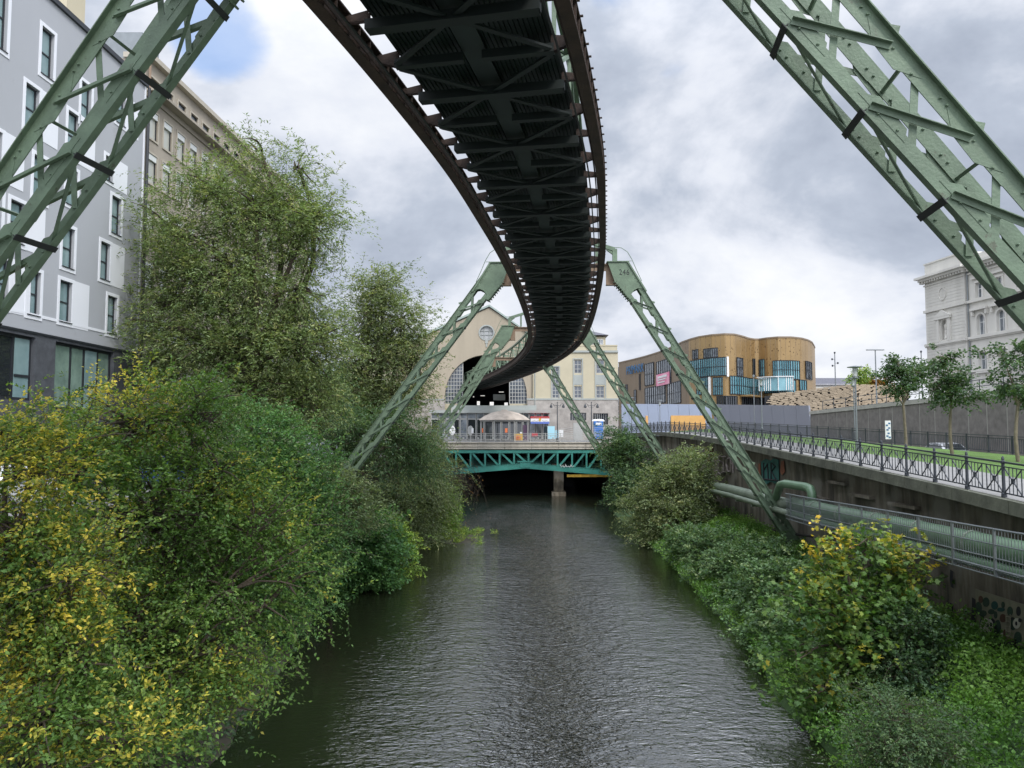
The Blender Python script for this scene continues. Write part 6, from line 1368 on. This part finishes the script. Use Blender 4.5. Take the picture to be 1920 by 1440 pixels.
# big willow
plant('willow_tree', 'tallest willow, olive green and airy, in front of the taupe office block', 'tree',
      LB_([(490, 285, 38, 38, 48), (560, 315, 38, 42, 55), (400, 360, 38, 75, 75), (480, 400, 38, 110, 90), (580, 420, 38, 62, 95), (340, 450, 38.5, 70, 90), (430, 510, 38, 130, 100), (560, 540, 38, 85, 90), (320, 570, 38, 70, 90), (400, 640, 38, 120, 90), (540, 650, 38, 95, 80), (300, 670, 38, 50, 60), (450, 740, 38, 120, 70), (570, 740, 38, 65, 60), (250, 600, 38, 22, 50), (600, 620, 38, 35, 60)]),
      'l_willow', ground_pt(485, 38, 3.5), .36, 9800, 13, nlimb=300, split=.62, tw=1.4, leaf=(.20, .055), droop=.5, upb=.35, tint=(.42, .25), rough=.26, clu=18, cr=.5, shell=.25, stem_every=5, twig_r=.012, outer=.9)
plant('willow_tree', 'middle willow, smaller and rounder, between the tall one and the station', 'tree',
      LB_([(715, 540, 58, 52, 45), (690, 590, 58, 48, 60), (755, 600, 58, 50, 60), (720, 660, 58, 70, 60), (775, 670, 58, 35, 55), (670, 680, 58, 40, 60), (740, 740, 58, 65, 45), (690, 760, 58, 50, 50)]),
      'l_greygreen', ground_pt(690, 58, 2.0), .36, 4200, 12, nlimb=140, split=.5, tw=1.5, leaf=(.25, .075), droop=.4, upb=.35, tint=(.45, .25), rough=.26, shell=.3, stem_every=6, twig_r=.014)
plant('willow_tree', 'dark drooping willow mass around the lower end of the left leg, above the leaning trunk', 'tree',
      LB_([(620, 800, 50, 50, 70), (680, 820, 48, 60, 70), (740, 820, 49, 55, 70), (640, 880, 48, 50, 60), (780, 860, 50, 40, 60), (600, 740, 52, 45, 50), (560, 700, 54, 50, 60), (640, 960, 47, 40, 45)]),
      'l_dark', ground_pt(695, 47, 1.5), .42, 4300, 12, nlimb=110, split=.55, tw=1.4, leaf=(.20, .065), droop=.45, upb=.1, tint=(.5, .25), rough=.22, shell=.2, stem_every=6, twig_r=.012)
plant('willow_bush', 'grey-green weeping willow bush hanging to the water at the left end of the bridge', 'bush',
      LB_([(770, 890, 57, 62, 60), (740, 950, 55, 50, 70), (800, 930, 58, 45, 70), (770, 1010, 56, 55, 50), (825, 880, 60, 30, 50), (790, 820, 59, 40, 40)]),
      'l_greygreen', ground_pt(760, 57, .5), .2, 4200, 12, nlimb=120, tw=1.4, leaf=(.21, .06), droop=.85, upb=.25, tint=(.38, .22), rough=.2, shell=.35, stem_every=5, twig_r=.012)
plant('locust_bush', 'tall fresh green locust with feathery leaves, right of the turning trees', 'tree',
      LB_([(490, 810, 30, 70, 60), (440, 870, 30, 50, 70), (540, 890, 30, 85, 90), (470, 960, 30, 80, 90), (580, 980, 30, 60, 90), (520, 1050, 29, 80, 80), (590, 1080, 29.5, 45, 60), (470, 1100, 28.5, 70, 60), (540, 1140, 28.5, 60, 40)]),
      'l_green', ground_pt(500, 30, 1.2), .16, 5200, 15, nlimb=120, tw=.9, leaf=(.12, .058), droop=.35, upb=.2, tint=(.35, .22), rough=.2, shell=.4, zmin=.2)
plant('bush', 'round dark bush with pale leaf undersides at the water, left bank', 'bush',
      LB_([(690, 1000, 41, 58, 45), (650, 1050, 40, 58, 55), (715, 1050, 41, 45, 50), (620, 1010, 40, 45, 60), (610, 1090, 39, 40, 35), (690, 1090, 40.5, 50, 28)]),
      'l_green', ground_pt(670, 41, .3), .1, 2600, 12, nlimb=60, tw=.8, leaf=(.17, .12), droop=.25, upb=.2, tint=(.25, .22), rough=.16, shell=.5)
plant('elder_bush', 'loose grey-green elder hiding the foot of the numbered support on the left bank', 'bush',
      LB_([(640, 915, 37, 45, 40), (600, 950, 36.5, 45, 50), (660, 960, 37, 45, 45), (625, 900, 38.8, 35, 35), (590, 1010, 36, 50, 50)]), 'l_greygreen', ground_pt(625, 37, 1.0), .1, 1900, 12, nlimb=50, tw=.9, leaf=(.15, .075), droop=.35, tint=(.3, .2), rough=.2)
plant('bush', 'yellow-green shrub top behind the round dark bush', 'bush', LB_([(690, 980, 44, 55, 25), (730, 1010, 44, 40, 35), (750, 1050, 43.5, 28, 30)]), 'l_lime', ground_pt(710, 44, .3), .08, 900, 11, nlimb=20, tw=.8, leaf=(.17, .09), droop=.3, tint=(.45, .25), rough=.16)
plant('bush', 'bright light green bush overhanging the water next to the dark tunnel', 'bush', LB_([(825, 950, 64, 26, 45), (835, 985, 63, 18, 35), (815, 1000, 62, 24, 25)]), 'l_lime', ground_pt(820, 64, .2), .08, 1100, 11, nlimb=20, tw=.9, leaf=(.24, .11), droop=.4, tint=(.4, .2), rough=.16)
plant('bare_bush', 'tangle of bare reddish twigs hanging below the left end of the bridge', 'bush', LB_([(855, 880, 66, 26, 35), (870, 905, 66, 18, 20)]), 'l_brown', ground_pt(835, 66, 2.0), .06, 130, 2, nlimb=90, tw=1.6, leaf=(.12, .06), droop=.9, tint=(.5, .3), stem_every=1, twig_r=.016)
t = thing('grass_islet', 'low tuft of grass and reddish weeds growing out of the water by the left bank', 'grass islet')
mb = MB(); c = at(868, 1010, 60.5); mb.lathe((c.x - .4, 60, -.3), [(2.2, 0), (1.9, .25), (1.2, .38), (.3, .42)], 14); mb.v = [(c.x - .4 + (a - c.x + .4), 60 + (b - 60) * 1.9, z_) for a, b, z_ in mb.v]; mb.build('mud_bank', 'soil', t)
crown('grass_tufts', [(Vector((c.x - .4, 60, .1)), 2.2, 3.6, .35)], 'l_lime', t, 420, 12, tw=.35, leaf=(.22, .04), droop=.1, upb=1.2, tint=(.5, .35), zmin=.02); center(t)
# right bank
plant('bush', 'dark bush against the right end of the teal bridge', 'bush', LB_([(1160, 830, 84, 28, 40), (1185, 870, 82, 38, 50), (1170, 920, 80, 34, 40), (1200, 915, 78, 30, 40), (1150, 800 + 50, 84, 20, 30)]), 'l_dark', ground_pt(1180, 81, 1), .15, 2400, 12, nlimb=60, tw=1.2, leaf=(.26, .11), droop=.35, tint=(.5, .28), rough=.2)
plant('bush', 'grey-green rounded bush before the wall graffiti, left of the numbered leg foot', 'bush', LB_([(1285, 875, 57, 48, 36), (1250, 920, 57, 55, 50), (1310, 920, 56, 38, 40), (1215, 960, 58, 42, 45), (1280, 970, 55, 55, 40), (1225, 1005, 56, 32, 26)]), 'l_greygreen', ground_pt(1260, 56, .8), .15, 3800, 12, nlimb=90, tw=1.1, leaf=(.19, .08), droop=.35, tint=(.42, .25), rough=.18)
kn = [(1300, 1015, 47, 45, 30), (1350, 1030, 43, 52, 40), (1400, 1055, 39, 62, 45), (1345, 1075, 41, 45, 30), (1450, 1060, 36.5, 55, 45), (1395, 1110, 36, 48, 45), (1450, 1120, 32.5, 65, 60), (1500, 1100, 31, 60, 60), (1440, 1180, 30, 50, 42), (1510, 1180, 28, 60, 60), (1480, 1235, 27, 50, 45), (1560, 1130, 30, 55, 50), (1290, 1050, 47, 25, 20)]
plant('knotweed_thicket', 'long mounded thicket of knotweed between the water and the foot of the numbered leg', 'thicket', LB_(kn), 'l_knot', None, 0, 6800, 13, tw=.7, leaf=(.145, .10), droop=.30, upb=.25, tint=(.40, .26), rough=.14, shell=.6, stem_every=8, outer=1.2)
plant('maple_tree', 'young maple with yellowing lobed leaves in front of the green pipe', 'tree', LB_([(1626, 1010, 23, 12, 34), (1688, 1030, 23, 12, 40), (1572, 1025, 23, 12, 36), (1630, 1060, 23, 28, 50), (1560, 1080, 23, 40, 50), (1690, 1080, 23, 35, 60), (1590, 1130, 22.5, 80, 65), (1660, 1160, 23, 65, 70), (1510, 1130, 22, 40, 40), (1600, 1230, 22, 90, 65), (1545, 1295, 21.5, 50, 40), (1660, 1270, 22.5, 55, 55), (1500, 1225, 21.5, 35, 30)]),
      'l_maple', ground_pt(1610, 23, .9), .1, 1500, 8, nlimb=150, tw=.75, leaf=(.145, .145), shape='maple', droop=.25, upb=.45, tint=(.27, .19), yel=lambda P: .34 * np.clip((P[:, 2] - 4.0) / 1.6, -.4, 1) + .16 * np.sin(P[:, 0] * 2.2 + .5), rough=.22, shell=.4, zmin=.3, flat=.7, twig_r=.007, outer=1.1)
plant('bush', 'dark ivy-like bush at the right of the young maple', 'bush', LB_([(1700, 1190, 21.5, 55, 60), (1690, 1260, 21, 55, 50), (1730, 1230, 21.5, 40, 50)]), 'l_dark', ground_pt(1700, 21.5, 1), .06, 900, 12, nlimb=30, tw=.5, leaf=(.10, .075), droop=.35, tint=(.4, .25), rough=.14)
plant('bush', 'feathery dark bush at the water edge in the bottom right corner', 'bush', LB_([(1680, 1335, 17.5, 48, 48), (1715, 1400, 17, 48, 60), (1665, 1400, 17, 40, 50)]), 'l_dark', ground_pt(1700, 17, .6), .06, 1200, 14, nlimb=50, tw=.55, leaf=(.07, .032), droop=.45, tint=(.6, .25), rough=.45, cr=.9)
# ground cover on the right bank, one uncountable carpet
yy2 = RNG.uniform(9, 62, 15000); fr_ = RNG.random(15000); sx = np.array([shoreR(y) for y in yy2]); qx_ = np.array([qx(y) for y in yy2]); PX = sx + fr_ * (qx_ + .3 - sx)
PZ = np.interp(fr_, [0, .45, .75, 1], [.1, 1.0, 1.8, 2.3]); hgt = .25 + .2 * np.sin(PX * 1.7) * np.sin(yy2 * 1.3)
n_ = 15000; k = 11; td = unit(RNG.normal(size=(n_, 3)) * .6 + np.array([-.25, -.2, 1.1])); tt = np.tile(np.linspace(.1, 1, k), (n_, 1)); P = np.stack([PX, yy2, PZ], 1)[:, None] + td[:, None] * (tt * (hgt + .25)[:, None])[..., None] + RNG.normal(size=(n_, k, 3)) * .07
P = P.reshape(-1, 3); D = unit(RNG.normal(size=P.shape) + np.array([-.3, -.3, .15])); Nn = unit(RNG.normal(size=P.shape) * .5 + np.array([0, 0, 1.])); sz = RNG.uniform(.6, 1.2, len(P)); 
V, Fq, kk = leaf_geo(P, D, Nn, .12 * sz, .075 * sz); tn = np.clip(.55 + .3 * np.sin(P[:, 0] * 1.1 + P[:, 1] * .7) + RNG.normal(0, .15, len(P)), 0, 1)
o = np_mesh('ground_cover', V, Fq, 'l_cover', None, np.repeat(tn, kk)); tag(o, 'carpet of low green weeds over the right bank', None, None, 'stuff')
# undergrowth on the left bank
n_ = 6000; yy2 = RNG.uniform(10, 66, n_); fr_ = RNG.random(n_); sx = np.array([shoreL(y) for y in yy2]); PX = sx + fr_ * (-13.4 - sx); PZ = np.interp(-PX + sx, [0, 1.6, 3.2, 5.5], [.1, 1.1, 2.6, 4.6])
k = 10; td = unit(RNG.normal(size=(n_, 3)) * .5 + np.array([.4, -.1, 1.0])); tt = np.tile(np.linspace(.1, 1, k), (n_, 1)); P = np.stack([PX, yy2, PZ], 1)[:, None] + td[:, None] * (tt * .65)[..., None] + RNG.normal(size=(n_, k, 3)) * .09
P = P.reshape(-1, 3); D = unit(RNG.normal(size=P.shape) + np.array([.3, -.3, .1])); Nn = unit(RNG.normal(size=P.shape) * .6 + np.array([0, 0, 1.])); sz = RNG.uniform(.6, 1.2, len(P)); P[:, 2] = np.maximum(P[:, 2], .12)
V, Fq, kk = leaf_geo(P, D, Nn, .15 * sz, .085 * sz); tn = np.clip(RNG.normal(.35, .25, len(P)), 0, 1)
o = np_mesh('undergrowth', V, Fq, 'l_dark', None, np.repeat(tn, kk)); tag(o, 'dark undergrowth covering the left bank beneath the trees', None, None, 'stuff')
# street trees on the lawn
for px, Y, L, lab in ((1694, 45.5, [(1685, 685, 45.5, 28, 20), (1710, 702, 45.5, 33, 20), (1690, 724, 45.5, 36, 18), (1664, 704, 45.5, 18, 16)], 'leftmost of the three young street trees on the lawn, small crown'),
                      (1780, 41, [(1765, 672, 41, 35, 25), (1800, 700, 41, 32, 24), (1765, 718, 41, 36, 25), (1790, 735, 41, 45, 22)], 'middle one of the three young street trees on the lawn'),
                      (1905, 36.5, [(1880, 668, 36.5, 38, 28), (1925, 660, 36.5, 45, 34), (1890, 715, 36.5, 50, 30), (1940, 725, 36.5, 50, 35)], 'rightmost young street tree, cut by the right edge of the picture')):
    plant('street_tree', lab, 'tree', LB_(L), 'l_street', ground_pt(px, Y, fz(Y) + .02), .085, 420, 10, bark='barkyoung', nlimb=36, split=.62, tw=.65, leaf=(.17, .11), droop=.35, upb=.25, tint=(.25, .2), rough=.35, clu=7, cr=.35, group='young street trees on the lawn')
plant('autumn_shrub', 'rust-coloured round shrub behind the wave fence', 'bush', LB_([(1640, 722, 110, 20, 11), (1625, 726, 110, 14, 8)]), 'l_brown', ground_pt(1638, 110, 9.5), .1, 500, 8, nlimb=10, tw=1.0, leaf=(.4, .25), tint=(.6, .3))
plant('birch_tree', 'small thin pale-leaved tree behind the disc-topped lamp', 'tree', LB_([(1617, 700, 102, 13, 14), (1606, 712, 102, 12, 8)]), 'l_lime', ground_pt(1612, 102, 9.5), .08, 220, 7, nlimb=12, tw=1.0, leaf=(.3, .16), tint=(.5, .3))
plant('tree', 'dark tree on the far side of the street, left of the station', 'tree', LB_([(640, 720, 96, 50, 50), (600, 770, 95, 60, 50), (690, 770, 96, 40, 40)]), 'l_dark', ground_pt(640, 96, 5.6), .25, 1500, 10, nlimb=30, tw=1.6, leaf=(.4, .2), tint=(.4, .25))
# left street furniture glimpsed through the leaves
t = thing('street_railing', 'plain grey steel railing along the left street behind the yellow trees', 'railing'); mb = MB()
for z_ in (.35, .7, 1.05): mb.bar((-14.2, 12, LST + z_), (-14.2, 96, LST + z_), .05, .05)
mb.build('rail', 'galv', t)
for y in np.arange(12, 96, 2.4): mb = MB(); mb.box((-14.2, y, LST + .54), (.06, .06, 1.08)); mb.build('post', 'galv', t)
center(t)

# ------------------------------------------------------------------ parked cars
M['carglass'] = glass('car_glass', (.02, .025, .03), .05)
def car(label, paint, c, rz):
    t = thing('parked_car', label, 'car'); m = mat('car_paint', paint, .3, .2, spec=.8); M['_car'] = m
    prof = [(-2.15, .28), (-2.18, .62), (-2.0, .86), (-1.55, .94), (-.95, 1.38), (-.3, 1.47), (.55, 1.44), (1.15, .98), (1.95, .84), (2.16, .62), (2.14, .28)]
    mb = MB(); vs = []
    for y_, k in ((-.86, 1), (-.80, 1), (.80, 1), (.86, 1)):
        for x_, z_ in prof: ins = .10 if abs(y_) > .82 else 0; sh = .16 if z_ > 1.0 else 0; yy_ = y_ - math.copysign(sh, y_); vs.append((x_ * (1 - ins * .1), yy_, z_ - ins * .25 if z_ > .5 else z_))
    n = len(prof); mb.add(vs, [(a * n + j, a * n + j + 1, (a + 1) * n + j + 1, (a + 1) * n + j) for a in range(3) for j in range(n - 1)] + [tuple(range(n))[::-1], tuple(3 * n + j for j in range(n))]); b = mb.build('body', '_car', t, smooth=False)
    mb = MB()
    for sg in (-1, 1): mb.prism([(-1.45, sg * .885, .96), (-.90, sg * .72, 1.31), (.50, sg * .72, 1.36), (1.0, sg * .885, .98)], (0, sg * .004, 0))
    mb.prism([(1.13, -.66, 1.02), (1.13, .66, 1.02), (.62, .58, 1.41), (.62, -.58, 1.41)], (.015, 0, .015)); mb.prism([(-1.50, -.66, 1.0), (-1.50, .66, 1.0), (-1.0, .58, 1.36), (-1.0, -.58, 1.36)], (-.02, 0, .02)); mb.build('glazing', 'carglass', t)
    for x_ in (-1.32, 1.35):
        for sg in (-1, 1):
            mb = MB(); mb.tube([(x_, sg * .70, .32), (x_, sg * .90, .32)], .32, 18); w_ = mb.build('wheel', 'black', t); mb = MB(); mb.tube([(x_, sg * .89, .32), (x_, sg * .915, .32)], .19, 12); mb.build('rim', 'galv', w_)
    for sg in (-1, 1): mb = MB(); mb.box((2.12, sg * .62, .68), (.10, .34, .14)); mb.build('headlight', 'lampwhite', t); mb = MB(); mb.box((-2.12, sg * .66, .72), (.10, .26, .16)); mb.build('tail_light', 'graff_r', t)
    t.location = c; t.rotation_euler = (0, 0, rz); return t
car('silver-grey car on the sunken ramp behind the rear fence, only its roof showing', (.42, .43, .45), (30.2, 54.0, fz(54) - 1.24), R(90))
car('blue car parked on the left street, glimpsed through the willow leaves', (.03, .08, .35), (-16.6, 37.0, LST), R(90))
car('white car parked on the left street behind the yellow hornbeams', (.7, .7, .7), (-16.8, 25.5, LST), R(92))
